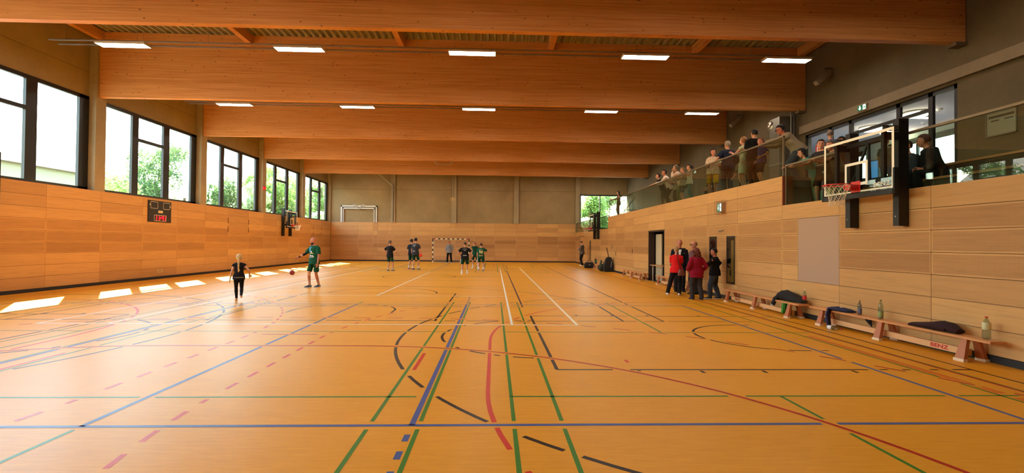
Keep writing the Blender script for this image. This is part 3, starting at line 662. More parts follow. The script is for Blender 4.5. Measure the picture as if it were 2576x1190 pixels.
# ------------------------------------------------------------------ wall-mounted basketball hoops
M_HOOP = mat('red hoop', (206,36,34), .4); M_NET = mat('net cord', (232,220,196), .8)
def hoop(label, y, right=True):
    t = thing('basketball_hoop', label, 'basketball hoop', (XR if right else XL, y, 0), 0 if right else PI, 'wall-mounted basketball hoops')
    xb = -.47; z0, z1 = 2.72, 3.80; h = .9
    MB().box((xb+.0,-h,z0),(xb+.014,h,z1)).build('glass_board', M_BOARDGLASS, t)
    k = MB(); e = .05; X_ = (xb-.004, xb)
    for a, b in (((-h,z1-e),(h,z1)),((-h,z0+.02),(h,z0+.05)),((-h,z0+.05),(-h+e,z1-e)),((h-e,z0+.05),(h,z1-e)),((-.295,z0+.2),(-.245,z0+.55)),((.245,z0+.2),(.295,z0+.55)),((-.295,z0+.55),(.295,z0+.6)),((-.295,z0+.15),(.295,z0+.2))): k.box((X_[0],a[0],a[1]),(X_[1],b[0],b[1]))
    k.build('board_marking', mat('board white', (240,234,216),.5), t)
    k = MB(); k.box((xb-.03,-h-.02,z0-.09),(xb+.05,h+.02,z0)); k.box((xb-.03,-h-.035,z0-.09),(xb+.05,-h,z0+.36)); k.box((xb-.03,h,z0-.09),(xb+.05,h+.035,z0+.36)); k.build('edge_padding', M_BLACK, t)
    for s in (-1, 1):
        p = MB().box((-.19,s*.6-.065,2.08),(-.005,s*.6+.065,4.0)).build('wall_post', M_BLACK, t)
        q = MB()
        for z in (2.25, 3.0, 3.75): q.tube([(-.192,s*.6,z),(-.2,s*.6,z)], .014, 8)
        q.build('bolt', M_STEEL, p)
        a = MB(); a.box((xb+.03,s*.6-.05,3.62),(-.19,s*.6-.02,3.76)); a.box((xb+.03,s*.6-.05,2.8),(-.19,s*.6-.02,2.92)); a.box((xb+.02,s*.6-.05,2.7),(xb+.08,s*.6+.02,3.8)); ao = a.build('arm', M_BLACK, t)
        q = MB()
        for x in (-.42,-.33,-.24): q.tube([(x,s*.6-.055,3.83),(x,s*.6-.02,3.83)], .035, 10)
        q.build('roller', M_STEEL, ao); MB().box((-.46,s*.6-.045,3.78),(-.2,s*.6-.025,3.88)).build('roller_plate', M_BLACK, ao)
    k = MB(); k.tube([(xb+.1,-.22,2.95),(-.22,0,3.72)], .028, 6); k.tube([(xb+.1,.22,2.95),(-.22,0,3.72)], .028, 6); k.box((xb+.03,-.6,2.86),(xb+.09,.6,2.94)); k.box((xb+.03,-.05,2.8),(xb+.09,.05,3.3)); k.box((-.25,-.6,3.68),(-.19,.6,3.76)); k.build('strut', M_BLACK, t)
    zc, xc = 2.87, xb-.15-.2286
    k = MB(); k.torus((xc,0,zc),.2286,.011,28,6); k.box((xb-.17,-.09,zc-.09),(xb-.004,.09,zc+.01)); k.box((xb-.012,-.12,zc-.13),(xb-.004,.12,zc+.08)); k.tube([(xb-.16,-.06,zc-.07),(xc+.2,-.1,zc-.012)],.012,6); k.tube([(xb-.16,.06,zc-.07),(xc+.2,.1,zc-.012)],.012,6); rim = k.build('rim', M_HOOP, t, True)
    k = MB(); N = 12; rr = [.225,.19,.15,.13,.125,.13]; zz = [0,-.09,-.18,-.26,-.33,-.4]
    for i in range(len(rr)-1):
        for j in range(N):
            o0 = (i % 2)*.5; P_ = lambda q, w, o: (xc+rr[q]*math.cos(2*PI*(w+o)/N), rr[q]*math.sin(2*PI*(w+o)/N), zc+zz[q])
            o1 = ((i+1) % 2)*.5; a = P_(i, j, o0)
            for w in ((j+.0, j-1.0) if o1 else (j+0.0, j+1.0)): k.tube([a, P_(i+1, w, o1)], .0042, 3, False)
    k.build('net', M_NET, t)
    if right and y < 20: lettering('BENZ', .115, Matrix(((0,0,-1,xb-.006),(-1,0,0,-.63),(0,1,0,z0+.105),(0,0,0,1))), mat('silver print', (206,202,190),.5), t, bold=.003, sx=1.35)
    return t
hoop('large glass basketball backboard with red hoop on the right-hand timber wall, nearest to view', 9.13)
hoop('small far basketball hoop on the right-hand wall in front of the square end window', 34.9)
hoop('basketball hoop on the left-hand timber wall below the fourth large window', 35.1, False)

# ------------------------------------------------------------------ handball goal
t = thing('handball_goal', 'handball goal with black and white banded posts before the far wall', 'goal', (X0, 42.05, 0))
M_GB = mat('goal black', (30,22,22), .5); M_GW = mat('goal cream', (232,222,196), .5); M_GR = mat('goal red', (178,50,40), .5)
for s in (-1, 1):
    k = MB()
    for i in range(11): k.m = (i+1) % 2 if i < 10 else 0; k.box((s*1.54-.04,-.04,.2*i-(0 if i == 0 else 0)),(s*1.54+.04,.04,min(2.08,.2*(i+1))))
    k.build('post', [M_GB, M_GW], t)
    k = MB(); k.tube([(s*1.52,.04,2.02),(s*1.5,.45,1.98),(s*1.48,.95,.06)],.02,8); k.tube([(s*1.52,.04,.03),(s*1.48,.98,.03)],.02,8); k.build('net_hoop', mat('goal frame grey', (196,186,160),.5), t)
k = MB()
for i in range(15): k.m = 2 if i in (0,14) else i % 2; k.box((-1.5+.2*i,-.04,2.0),(-1.5+.2*(i+1),.04,2.08))
k.build('crossbar', [M_GB, M_GW, M_GR], t); MB().tube([(-1.48,.96,.03),(1.48,.96,.03)],.02,8).build('ground_bar', M_ALU, t)
k = MB()
def cord(a, b, r=.004): k.tube([a, b], r, 3, False)
for i in range(27): x = -1.48+2.96*i/26; cord((x,.05,2.0),(x,.5,1.9)); cord((x,.5,1.9),(x,.94,.05))
for i in range(17): f = i/16; z = .05+1.85*f; yy = .94-.44*f; cord((-1.48,yy,z),(1.48,yy,z)); cord((-1.5,.04,z),(-1.48,yy,z)); cord((1.5,.04,z),(1.48,yy,z))
for i in range(5): y = .08+.42*i/5; cord((-1.5,y,1.99),(1.5,y,1.99))
o = k.build('net', M_NET, t); o['kind'] = 'stuff'

# ------------------------------------------------------------------ equipment on the far wall and above
t = thing('folding_goal_frame', 'white metal frame with folding bracket standing above the far timber wall', 'frame', (-12.27, YB+.02, ZS+.012))
M_LG = mat('light grey paint', (204,204,200), .45); k = MB()
for s in (-1, 1): k.box((s*1.56-.06,-.08,0),(s*1.56+.06,0,1.5))
k.box((-1.62,-.08,1.38),(1.62,0,1.5)); k.build('outer_frame', M_LG, t)
k = MB()
for s in (-1, 1): k.box((s*1.38-.03,-.12,0),(s*1.38+.03,-.04,1.3))
k.box((-1.41,-.12,1.19),(1.41,-.04,1.3)); k.build('inner_frame', M_LG, t)
k = MB()
for s in (-1, 1): k.tube([(s*.5,-.12,1.56),(s*.22,-.14,1.5),(s*.1,-.14,1.2)],.045,8); k.tube([(s*.5,-.12,1.56),(s*.45,-.13,1.36)],.03,8)
k.tube([(-.14,-.14,1.2),(.14,-.14,1.2)],.055,8); k.build('folding_bracket', mat('grey casting', (182,182,180),.4), t)
t = thing('wall_crane', 'slanted metal lattice arm below the last beam at the far left column', 'crane', (-9.25, YB-.1, 6.5))
k = MB()
for d in (0, .14): k.tube([(0,-.1,.25+d*.6),(-1.35,-1.2,1.45+d)],.022,6)
for i in range(9): f = i/8; k.tube([(-1.35*f,-.1-1.1*f,.25+1.2*f),(-1.35*f,-.1-1.1*f,.33+1.26*f)],.014,5)
k.build('lattice_arm', mat('worn white metal', (190,184,166),.5), t); MB().box((-.05,-.1,-2.9),(.05,.02,.5)).build('mast', mat('grey pole', (140,132,116),.5), t); MB().tube([(-1.35,-1.2,1.4),(-1.35,-1.2,2.3)],.03,6).build('hanger', M_LG, t)
t = thing('gymnastic_rings', 'pair of wooden gymnastic rings hung on straps at the far wall column', 'rings', (-3.8, YB-.5, 5.55))
for s in (-.09, .09):
    MB().torus((s,0,.11),.1,.016,20,6,Matrix.Rotation(PI/2,4,'X')).build('ring', mat('pale wood ring', (226,196,140),.5), t, True); MB().tube([(s,0,.22),(s,0,2.3)],.014,5).build('strap', M_BLACK, t)
k = MB(); k.tube([(-.5,-.2,3.2),(.1,.25,2.25)],.035,6); k.box((-.14,-.05,2.25),(.14,.1,2.36)); k.box((-.05,.1,2.2),(.05,.4,2.3)); k.build('swing_arm', mat('grey pole', (140,132,116),.5), t)
t = thing('ceiling_frame', 'retracted metal frame with two slanted braces under the fourth beam gap', 'frame', (-3.9, 37.0, 7.6))
k = MB(); k.box((-.86,-.03,.36),(.86,.03,.42))
for s in (-1, 1): k.tube([(s*.84,0,.4),(s*.48,0,.0)],.03,6); k.tube([(s*.62,0,.4),(s*.44,0,.2)],.02,6); k.tube([(s*.6,0,.4),(s*.6,0,1.9)],.02,6)
k.box((-.48,-.02,.0),(.48,.02,.03)); k.build('brace_frame', mat('worn white metal', (190,184,166),.5), t); MB().box((-.15,-.05,.3),(.15,.05,.36)).build('motor', M_STEEL, t)

# ------------------------------------------------------------------ small fittings on the walls
t = thing('climbing_post', 'black wall post with red and grey bands at the very left edge', 'post', (XL+.015, 14.86, .11))
for a, b, mm, nm in ((0,.9,M_BLACK,'lower_section'),(.9,1.25,mat('grey pad', (150,140,130),.8),'grey_pad'),(1.25,2.1,mat('red pad', (196,24,44),.7),'red_pad'),(2.1,2.4,mat('grey pad', (150,140,130),.8),'grey_pad'),(2.4,4.15,M_BLACK,'upper_section')): MB().box((0,-.4,a),(.16,.1,b)).build(nm, mm, t)
MB().box((.16,-.36,2.62),(.165,.0,3.5)).build('cream_panel', mat('cream panel', (226,206,176),.7), t)
k = MB()
for y, z in ((27.67,2.62),(29.93,2.62),(40.4,2.62),(42.3,2.62)):
    for dz in (-.42, .06): k.box((XL-.001,y-.03,z+dz),(XL+.006,y+.03,z+dz+.3))
k.build('grip_slot', mat('slot', (96,50,28),.8), wl)
for lb, y in (('small square wall socket low on the left-hand timber wall, nearer one', 22.09), ('small square wall socket low on the left-hand timber wall, farther one', 22.31)):
    t = thing('wall_socket', lb, 'socket', (XL, y, .29)); MB().box((0,-.05,0),(.02,.05,.1)).build('plate', mat('socket cream', (226,206,160),.5), t); MB().tube([(.02,0,.05),(.022,0,.05)],.028,12).build('recess', M_GAP, t)
t = thing('alarm_horn', 'small red alarm horn on the column beside the fourth large window', 'alarm', (XL, 31.75, 5.1)); MB().lathe((0,0,0),[(.13,0),(.13,.06),(.07,.14),(.02,.17)],14,Matrix.Rotation(PI/2,4,'Y')).build('horn', mat('signal red', (226,40,60),.4), t, True); MB().box((-.005,-.09,-.09),(.02,.09,.09)).build('mounting_plate', mat('signal red', (226,40,60),.4), t)
M_GREEN = mat('sign green', (16,96,70), .4, emit=((10,100,70), .25)); M_SIGNW = mat('sign white', (240,245,238), .4, emit=((240,250,240), .9))
def exit_sign(label, loc, w, hh, dep, arrow=True, guard=False):
    t = thing('exit_sign', label, 'exit sign', loc); MB().box((-dep,-w/2,0),(0,w/2,hh)).build('case', mat('sign case', (176,140,112),.5), t); MB().box((-dep-.004,-w/2+.01,.01),(-dep,w/2-.01,hh-.01)).build('face', M_GREEN, t)
    x = -dep-.006; k = MB(); q = lambda *p: k.add([(x,-(a-.5)*w*.96,b*hh) for a, b in p],[tuple(range(len(p)))])
    q((.60,.12),(.90,.12),(.90,.9),(.60,.9)); k.build('door_symbol', M_SIGNW, t)
    k = MB(); x = -dep-.008; q((.66,.14),(.74,.14),(.78,.42),(.84,.3),(.88,.34),(.8,.62),(.72,.62),(.66,.44),(.7,.4),(.74,.48)); k.ball((x,-(.77-.5)*w*.96,.74*hh),(.002,.04*w,.07*hh),10,6); k.build('running_figure', M_GREEN, t)
    k = MB(); x = -dep-.006; q((.22,.85),(.34,.85),(.34,.5),(.44,.5),(.28,.16),(.12,.5),(.22,.5)); k.build('arrow', M_SIGNW, t)
    if guard:
        k = MB(); M_ = M_STEEL
        for z in (-.05, hh+.05): k.tube([(0,-w/2-.06,z),(-dep-.05,-w/2-.06,z),(-dep-.05,w/2+.06,z),(0,w/2+.06,z)],.006,5)
        for i in range(5): y = -w/2-.06+(w+.12)*i/4; k.tube([(-dep-.05,y,-.05),(-dep-.05,y,hh+.05)],.005,4)
        k.build('ball_guard', mat('guard wire', (150,104,78),.5), t)
    return t
exit_sign('green emergency exit sign in a wire guard on the timber parapet', (XR,15.57,2.77), .36,.31,.13, guard=True)
exit_sign('green exit sign on the concrete lintel above the foyer glass', (XG-.12,15.55,6.16), .42,.2,.05)
exit_sign('tiny lit exit sign on the concrete gallery wall left of the floral woman', (XG,29.2,6.05), .36,.17,.05)
t = thing('fire_sign', 'small red fire equipment sign beside the foyer glass behind the boys', 'sign', (XG+.02,17.94,5.18)); MB().box((-.03,-.17,0),(0,.17,.34)).build('plate', mat('fire red', (196,26,26),.5), t)
MB().add([(-.033,.09,.08),(-.033,.02,.08),(-.033,.02,.28),(-.033,.09,.28)],[(0,1,2,3)]).add([(-.033,-.03,.08),(-.033,-.1,.08),(-.033,-.05,.2)],[(0,1,2)]).build('symbol', M_WHITE, t)
t = thing('notice_frame', 'clear framed notice on the dark concrete wall at the upper right', 'notice', (XG,11.3,4.42)); M_NOT = mat('notice frame', (120,112,96),.6)
k = MB(); k.box((-.03,-.36,0),(0,-.34,.6)); k.box((-.03,.34,0),(0,.36,.6)); k.box((-.03,-.36,.57),(0,.36,.6)); k.box((-.03,-.36,0),(0,.36,.03)); k.build('frame', M_NOT, t); MB().box((-.01,-.34,.03),(-.004,.34,.57)).build('sheet', mat('notice sheet', (150,142,124),.6), t)
k = MB(); k.box((-.012,-.3,.44),(-.01,.3,.5)); k.box((-.012,-.28,.36),(-.01,-.08,.39)); k.box((-.012,.05,.36),(-.01,.24,.39)); k.build('print', mat('notice print', (70,62,50),.8), t)
t = thing('ventilation_duct', 'grey ventilation duct with crumpled foil end beside the foyer glass', 'duct', (11.82,19.85,ZG)); MB().box((-.28,-.4,0),(.3,.3,3.5)).build('duct_casing', mat('duct grey', (118,114,104),.4,.6), t)
rr = random.Random(3); k = MB(); k.ball((-.12,.28,3.3),(.24,.3,.26),22,14); k.v = [tuple(c+rr.uniform(-.02,.02) for c in v) for v in k.v]; k.build('foil_wrap', mat('foil', (206,200,186),.25,.85), t); MB().box((-.3,-.42,1.55),(.32,.32,1.6)).build('flange', M_STEEL, t)
t = thing('conduit_pipe', 'dark vertical pipe between the ventilation duct and the foyer glass', 'pipe', (11.95,19.1,ZG)); MB().tube([(0,0,0),(0,0,3.6)],.05,8).build('pipe', mat('dark pipe', (46,40,34),.5), t); MB().tube([(-.05,.15,1.2),(-.05,.15,3.6)],.025,8).build('pipe_thin', M_STEEL, t); MB().box((-.09,-.07,1.9),(.1,.2,1.95)).build('pipe_clip', M_STEEL, t)

# ------------------------------------------------------------------ doors in the right wall
def strip(nm, y0, y1, z0, z1, inner=None):
    f = MB(); e = .05; X_ = (XR-.012, XR+.02)
    f.box((X_[0],y0,z0),(X_[1],y0+e,z1)); f.box((X_[0],y1-e,z0),(X_[1],y1,z1)); f.box((X_[0],y0+e,z0),(X_[1],y1-e,z0+e)); f.box((X_[0],y0+e,z1-e),(X_[1],y1-e,z1))
    o = f.build(nm, mat('strip frame', (34,26,24),.4), wr); MB().box((XR-.008,y0+e,z0+e),(XR-.002,y1-e,z1-e)).build('dark_glass', mat('dark glass', (18,17,16),.05), o); return o
strip('door_strip', 16.03, 16.57, .5, 2.0); s2 = strip('door_strip', 14.79, 15.33, .5, 2.0); MB().box((XR-.0095,14.85,.56),(XR-.0082,15.03,1.86)).build('yellow_reflection', mat('reflection yellow', (104,84,34),.3), s2)  # yellowish reflection painted as a flat strip on the second glass
strip('door_strip', 37.3, 37.75, .5, 2.0)
MB().box((XR-.003,42.2,.05),(XR+.0,42.32,2.35)).build('door_gap', M_GAP, wr); MB().box((XR-.003,40.0,2.33),(XR+.0,42.32,2.37)).build('door_gap', M_GAP, wr)
MB().tube([(XR-.03,15.5,2.19),(XR-.03,15.85,2.17)],.015,8).tube([(XR,15.85,2.17),(XR-.03,15.85,2.17)],.012,6).build('door_closer', M_STEEL, wr)
for y, z in ((29.6,1.15),(26.0,1.35),(30.6,1.55)): MB().box((XR-.006,y-.05,z-.12),(XR,y+.05,z+.12)).build('latch_slot', M_GAP, wr)
M_STO = mat('storeroom grey', (60,54,48), .8)
for a_, b_ in (((XB+.26,20.2,0),(12.1,20.4,2.6)),((XB+.26,24.4,0),(12.1,24.6,2.6)),((12.0,20.4,0),(12.1,24.4,2.6)),((XB+.25,20.4,0),(XB+.27,21.05,2.6)),((XB+.25,23.25,0),(XB+.27,24.4,2.6))): struct(MB().box(a_, b_).build('wall_storeroom', M_STO))
struct(MB().box((XB+.252,20.2,2.6),(12.1,24.6,2.68)).build('ceiling_storeroom', M_STO)); struct(MB().box((XR+.021,20.2,-.12),(12.1,24.6,0)).build('floor_storeroom', M_STO))
k = MB(); k.box((XR-.008,23.17,0),(XR+.27,23.25,rowz(6))); k.box((XR-.008,21.05,0),(XR+.27,21.12,rowz(6))); k.box((XR-.008,21.12,rowz(6)-.06),(XR+.27,23.17,rowz(6))); d1 = struct(k.build('door_1', mat('door lining', (44,26,20),.6)))
M_CREAM = mat('beige door leaf', (196,180,146),.6); MB().box((XB+.30,22.35,.02),(XB+.35,23.14,2.2)).build('door_leaf', M_CREAM, d1)
t = thing('folding_table', 'light wooden table with chrome legs standing in the open doorway', 'table', (7.75,22.05,0)); MB().box((-.4,-.85,.73),(.4,.85,.765)).build('table_top', M_WOOD, t)
for x in (-.34,.34):
    for y in (-.7,.6): MB().tube([(x,y,0),(x,y,.73)],.022,8).build('leg', M_ALU, t)
t = thing('paper_stack', 'small white paper stack on the table in the open doorway', 'papers', (7.7,21.5,.765)); MB().box((-.1,-.14,0),(.1,.14,.03)).build('sheets', M_WHITE, t); MB().box((-.1,-.14,.03),(.1,.14,.034)).build('cover', mat('cover blue', (120,140,170),.5), t)

# ------------------------------------------------------------------ glass balustrades
M_HANDR = mat('bronze handrail', (126,110,84),.4,.4)
def balustrade(label, y0, y1, zb, zt, n):
    t = thing('balustrade', label, 'balustrade', (XR+.06, 0, 0)); L = (y1-y0)/n
    for i in range(n): MB().box((0,y0+L*i+.012,zb-.05),(.014,y0+L*(i+1)-.012,zt-.02)).build('glass_pane', M_RAILGLASS, t)
    MB().box((-.02,y0,zt-.03),(.035,y1,zt+.01)).build('handrail', M_HANDR, t)
    for y in (y0, y1-.03): MB().box((-.012,y,zb-.05),(.026,y+.03,zt)).build('end_post', M_HANDR, t)
    MB().box((-.015,y0,zb-.06),(.03,y1,zb+.004)).build('base_channel', M_STEEL, t); return t
balustrade('glass balustrade with bronze handrail along the high middle gallery', 12.36, 31.6, ZG+.02, 4.54, 8)
balustrade('glass balustrade of the low near terrace behind the large backboard', YF+.02, 12.27, ZT+.02, 3.77, 3)
balustrade('glass balustrade of the low far gallery beside the square end window', 31.75, YB-.1, ZT+.0, 3.6, 5)
t = thing('stair_railing', 'dark steel stair railing on the far gallery before the square end window', 'railing', (8.6,32.2,ZT-.02)); k = MB()
for y in (0,1.6): k.tube([(0,y,0),(0,y,1.95)],.02,6)
k.tube([(0,0,1.95),(0,1.6,1.95)],.022,6); k.tube([(0,0,1.3),(2.4,0,1.3)],.022,6); k.build('frame', M_BLACK, t)
k = MB(); k.tube([(0,-2.4,1.9),(0,0,1.2),(0,5.5,.6)],.022,6); k.tube([(0,-2.4,1.3),(0,0,.6),(0,5.5,.1)],.018,6); k.build('sloping_rail', M_BLACK, t)
for y in (19.6, 25.8, 30.4): MB().box((XG-.012,y,ZG),(XG+.002,y+1.0,ZG+2.05)).build('door_leaf', mat('gallery door', (44,40,36),.5), wg)

# ------------------------------------------------------------------ benches
M_BEN = mat('bench beech', (206,142,88),.35); M_LEG = mat('bench leg', (176,102,60),.45); M_FOOT = mat('rubber foot', (226,206,176),.6)
def bench(label, x, y0, y1, dx=0.0, letter=None):
    L = y1-y0; t = thing('bench', label, 'bench', (x, (y0+y1)/2, 0), -dx, 'long gym benches along the right wall'); a = -L/2
    k = MB(); k.rings([[(-.125,a,.33),(.125,a,.33),(.125,a,.355),(.11,a,.365),(-.11,a,.365),(-.125,a,.355)],[(-.125,-a,.33),(.125,-a,.33),(.125,-a,.355),(.11,-a,.365),(-.11,-a,.365),(-.125,-a,.355)]]); k.build('seat', M_BEN, t)
    MB().box((-.03,a+.42,.07),(.03,-a-.42,.17)).build('balance_beam', mat('bench beam', (222,172,120),.45), t)
    for yy in (a+.4, 0, -a-.4):
        for s in (-1, 1):
            k = MB(); w0, w1 = .075, .055
            k.rings([[(s*.165-w1/2,yy-w0,.035),(s*.165+w1/2,yy-w0,.035),(s*.165+w1/2,yy+w0,.035),(s*.165-w1/2,yy+w0,.035)],[(s*.085-w1/2,yy-w0*.6,.33),(s*.085+w1/2,yy-w0*.6,.33),(s*.085+w1/2,yy+w0*.6,.33),(s*.085-w1/2,yy+w0*.6,.33)]])
            o = k.build('leg', M_LEG, t); MB().box((s*.17-.035,yy-w0-.008,0),(s*.17+.035,yy+w0+.008,.04)).build('foot', M_FOOT, o)
    if letter: lettering('BENZ', .085, Matrix(((0,0,-1,-.033),(-1,0,0,letter[0]),(0,1,0,.12),(0,0,0,1))), mat(*letter[1]), t, bold=.003, sx=1.5)
    return t
bench('long wooden gym bench nearest to view, with red lettering on its lower beam', 7.17, 6.72, 10.72, .0, (-1.1,('red print', (190,34,30),.5)))
bench('wooden gym bench between the green trousers and the dark glazed strip', 7.13, 10.95, 14.95, .025, (1.15,('brown print', (120,60,40),.5)))
bench('wooden gym bench partly hidden behind the standing group beside the open doorway', 7.17, 17.2, 21.2)
bench('wooden gym bench beyond the open doorway, before the sports bags', 7.05, 22.6, 26.4)
bench('farthest wooden gym bench, with bottles and bags on it', 7.02, 30.9, 34.0)

# ------------------------------------------------------------------ bottles and clothes on the benches
def bottle(label, x, y, z, h, r, cap, lab=None, liq=None, glass_c=(214,226,216), lying=None):
    t = thing('bottle', label, 'bottle', (x, y, z)); M = None
    if lying is not None: M = Matrix.Rotation(lying, 4, 'Z') @ Matrix.Rotation(PI/2, 4, 'Y'); t.location.z = z+r
    g = 'bottle plastic %d%d%d' % glass_c; m = MATS.get(g)
    if not m:
        m = glass(g, glass_c, .6, .05)
    MB().lathe((0,0,0),[(r*.7,0),(r,.012),(r,h*.3),(r*.93,h*.42),(r,h*.5),(r*.98,h*.66),(r*.5,h*.86),(r*.32,h*.9),(r*.32,h*.95)],16,M).build('body', m, t, True)
    MB().lathe((0,0,0),[(r*.38,h*.945),(r*.4,h*.95),(r*.4,h),(r*.3,h*1.005)],12,M).build('cap', mat('cap %d%d%d' % cap, cap,.4), t, True)
    if lab: MB().lathe((0,0,0),[(r*1.01,h*lab[1]),(r*1.02,h*(lab[1]+.01)),(r*1.02,h*lab[2]),(r*1.01,h*(lab[2]+.005))],16,M).build('label', mat('label %d%d%d' % lab[0], lab[0],.5), t, True)
    if liq: MB().lathe((0,0,0),[(r*.66,.006),(r*.95,.016),(r*.95,h*.3),(r*.88,h*.42),(r*.93,h*liq[1])],14,M).build('liquid', mat('liquid %d%d%d' % liq[0], liq[0],.1), t, True)
    return t
BT = .366
bottle('clear bottle with red label on the bench end beside the black jacket', 7.2, 11.12, BT, .33, .043, (236,226,214), ((196,40,40),.28,.58))
bottle('slim bottle with blue label standing on the nearest bench', 7.15, 9.34, BT, .28, .036, (150,60,50), ((92,96,130),.14,.42), None, (196,206,220))
bottle('clear bottle with green cap on the nearest bench', 7.19, 8.87, BT, .345, .043, (90,120,30), ((150,160,90),.16,.34), ((176,172,136),.4))
bottle('large clear bottle with orange cap on the near end of the nearest bench', 7.2, 6.92, BT, .33, .05, (196,70,34), ((206,200,150),.42,.74))
bottle('clear plastic bottle with red cap lying on the floor before the nearest bench', 6.84, 9.85, .001, .3, .043, (206,30,50), ((230,230,230),.1,.36), None, (226,232,232), -1.15)
for i, (y, lb) in enumerate(((33.8,'dark green bottle on the farthest bench, at its left end'),(33.45,'dark green bottle on the farthest bench, second from its left end'),(31.9,'dark green bottle on the farthest bench, near its middle'))): bottle(lb, 7.0, y, BT, .36, .045, (30,60,40), ((40,90,60),.2,.5), None, (70,120,90))
def cloth(name, label, cat, loc, pts, mt, parts=(), seed=1, noise=.012):       # a crumpled lump lofted through elliptic sections
    t = thing(name, label, cat, loc); rr = random.Random(seed); k = MB(); rs = []
    for (x, y, z, rx, rz) in pts: rs.append([(x+rx*math.cos(2*PI*j/14)+rr.uniform(-noise,noise), y+rr.uniform(-noise,noise), max(z+rz*math.sin(2*PI*j/14)+rr.uniform(-noise,noise), .003 if loc[2] > 0 and z > 0 and abs(x) < .12 else -9)) for j in range(14)])
    k.rings(rs); k.build('cloth', mt, t, True)
    for nm, f, m2 in parts: q = MB(); f(q); q.build(nm, m2, t, True)
    return t
M_JKT = mat('black fleece', (22,20,24),.9); M_NAVY = mat('navy cloth', (30,36,74),.9); M_MAR = mat('dark maroon cloth', (44,16,24),.95)
def checks():
    m = mat('green check cloth', (60,140,44),.9); t = NT(m); s = t.n('SeparateXYZ'); t.l(t.pos((1,1,1), True), s.inputs[0])
    a = t.math('GREATER_THAN', t.math('FRACT', t.math('MULTIPLY', s.outputs[2], 30.)), .5); b = t.math('GREATER_THAN', t.math('FRACT', t.math('MULTIPLY', s.outputs[1], 30.)), .6)
    t.l(t.mix(t.math('MULTIPLY', t.math('ADD', a, b), .5), (86,168,58), (30,92,26)), t.b.inputs['Base Color']); return m
cloth('jacket', 'black jacket bundled over the bench end behind the red-labelled bottle', 'jacket', (7.2,11.75,BT), [(0,-.62,.03,.08,.03),(0,-.45,.06,.13,.06),(-.01,-.2,.1,.15,.1),(-.03,.05,.13,.16,.13),(-.04,.22,.09,.15,.09),(-.04,.32,.04,.1,.04)], M_JKT,
      (('sleeve', lambda q: q.tube([(-.12,.15,.12),(-.2,.22,.02),(-.22,.28,-.12)],[.05,.055,.05],8), M_JKT), ('cuff', lambda q: q.tube([(-.222,.281,-.125),(-.225,.29,-.15)],[.052,.048],8), mat('pale cuff', (190,186,180),.8))), 5)
cloth('trousers', 'green checked trousers hanging over the front of the second bench', 'trousers', (7.2,11.55,BT), [(0,-.16,.02,.11,.012),(0,0,.025,.12,.015),(0,.16,.02,.11,.012)], checks(),
      (('trouser_leg', lambda q: q.tube([(-.13,-.09,.0),(-.16,-.1,-.15),(-.17,-.1,-.31)],[(.06,.05),(.075,.055),(.08,.05)],10), checks()), ('trouser_leg', lambda q: q.tube([(-.13,.1,.0),(-.16,.11,-.13),(-.17,.12,-.29)],[(.06,.05),(.075,.055),(.08,.05)],10), checks())), 6, .006)
cloth('shirt', 'navy blue shirt draped over the far end of the nearest bench', 'shirt', (7.17,9.85,BT), [(.02,-.24,.02,.1,.02),(0,-.1,.035,.13,.035),(-.02,.1,.04,.13,.04),(-.03,.26,.03,.1,.03)], M_NAVY,
      (('sleeve', lambda q: q.tube([(-.13,.2,.02),(-.17,.2,-.1),(-.17,.16,-.3),(-.16,.15,-.33)],[(.11,.04),(.12,.045),(.06,.04),(.03,.02)],10), M_NAVY), ('print', lambda q: q.add([(-.06,-.06,.079),(-.03,-.06,.081),(.0,.06,.083),(-.03,.06,.081)],[(0,1,2,3)]), mat('white print', (220,220,220),.6))), 8, .008)
cloth('sock', 'small dark cloth hanging under the nearest bench beside the navy shirt', 'cloth', (7.31,9.3,BT-.01), [(-.0,-.05,-.05,.02,.045),(0,.0,-.09,.03,.085),(0,.08,-.06,.02,.05)], M_JKT, (('tip', lambda q: q.tube([(0,-.02,-.12),(0,-.06,-.2)],[.03,.014],8), M_JKT),), 9, .005)
cloth('jumper', 'dark maroon jumper bundled on the nearest bench', 'jumper', (7.18,7.55,BT), [(-.04,.62,.02,.05,.02),(-.02,.5,.04,.09,.04),(0,.3,.05,.12,.055),(.0,.05,.075,.13,.08),(.0,-.12,.07,.13,.075),(0,-.25,.035,.09,.035)], M_MAR, (('sleeve', lambda q: q.tube([(-.1,.3,.06),(-.12,.1,.08),(-.1,-.1,.05)],[.03,.04,.03],8), M_MAR),), 10, .01)

# ------------------------------------------------------------------ bags at the far bench
M_BAG = mat('black nylon', (20,20,20),.7)
t = thing('sports_bag', 'black sports bag on the floor left of the farthest bench', 'bag', (6.75,34.6,0)); k = MB(); k.rings([[(-.32,-.17,0),(.32,-.17,0),(.32,.17,0),(-.32,.17,0)],[(-.36,-.2,.15),(.36,-.2,.15),(.36,.2,.15),(-.36,.2,.15)],[(-.3,-.15,.36),(.3,-.15,.36),(.3,.15,.36),(-.3,.15,.36)],[(-.24,-.06,.42),(.24,-.06,.42),(.24,.06,.42),(-.24,.06,.42)]]); k.build('bag_body', M_BAG, t); MB().torus((0,0,.36),.2,.015,16,5,Matrix.Rotation(PI/2,4,'X')).build('carry_handle', M_BAG, t); MB().add([(-.08,-.186,.2),(.0,-.182,.2),(-.04,-.176,.3)],[(0,1,2)]).add([(.01,-.186,.17),(.09,-.186,.17),(.05,-.178,.27)],[(0,1,2)]).build('print', M_WHITE, t)
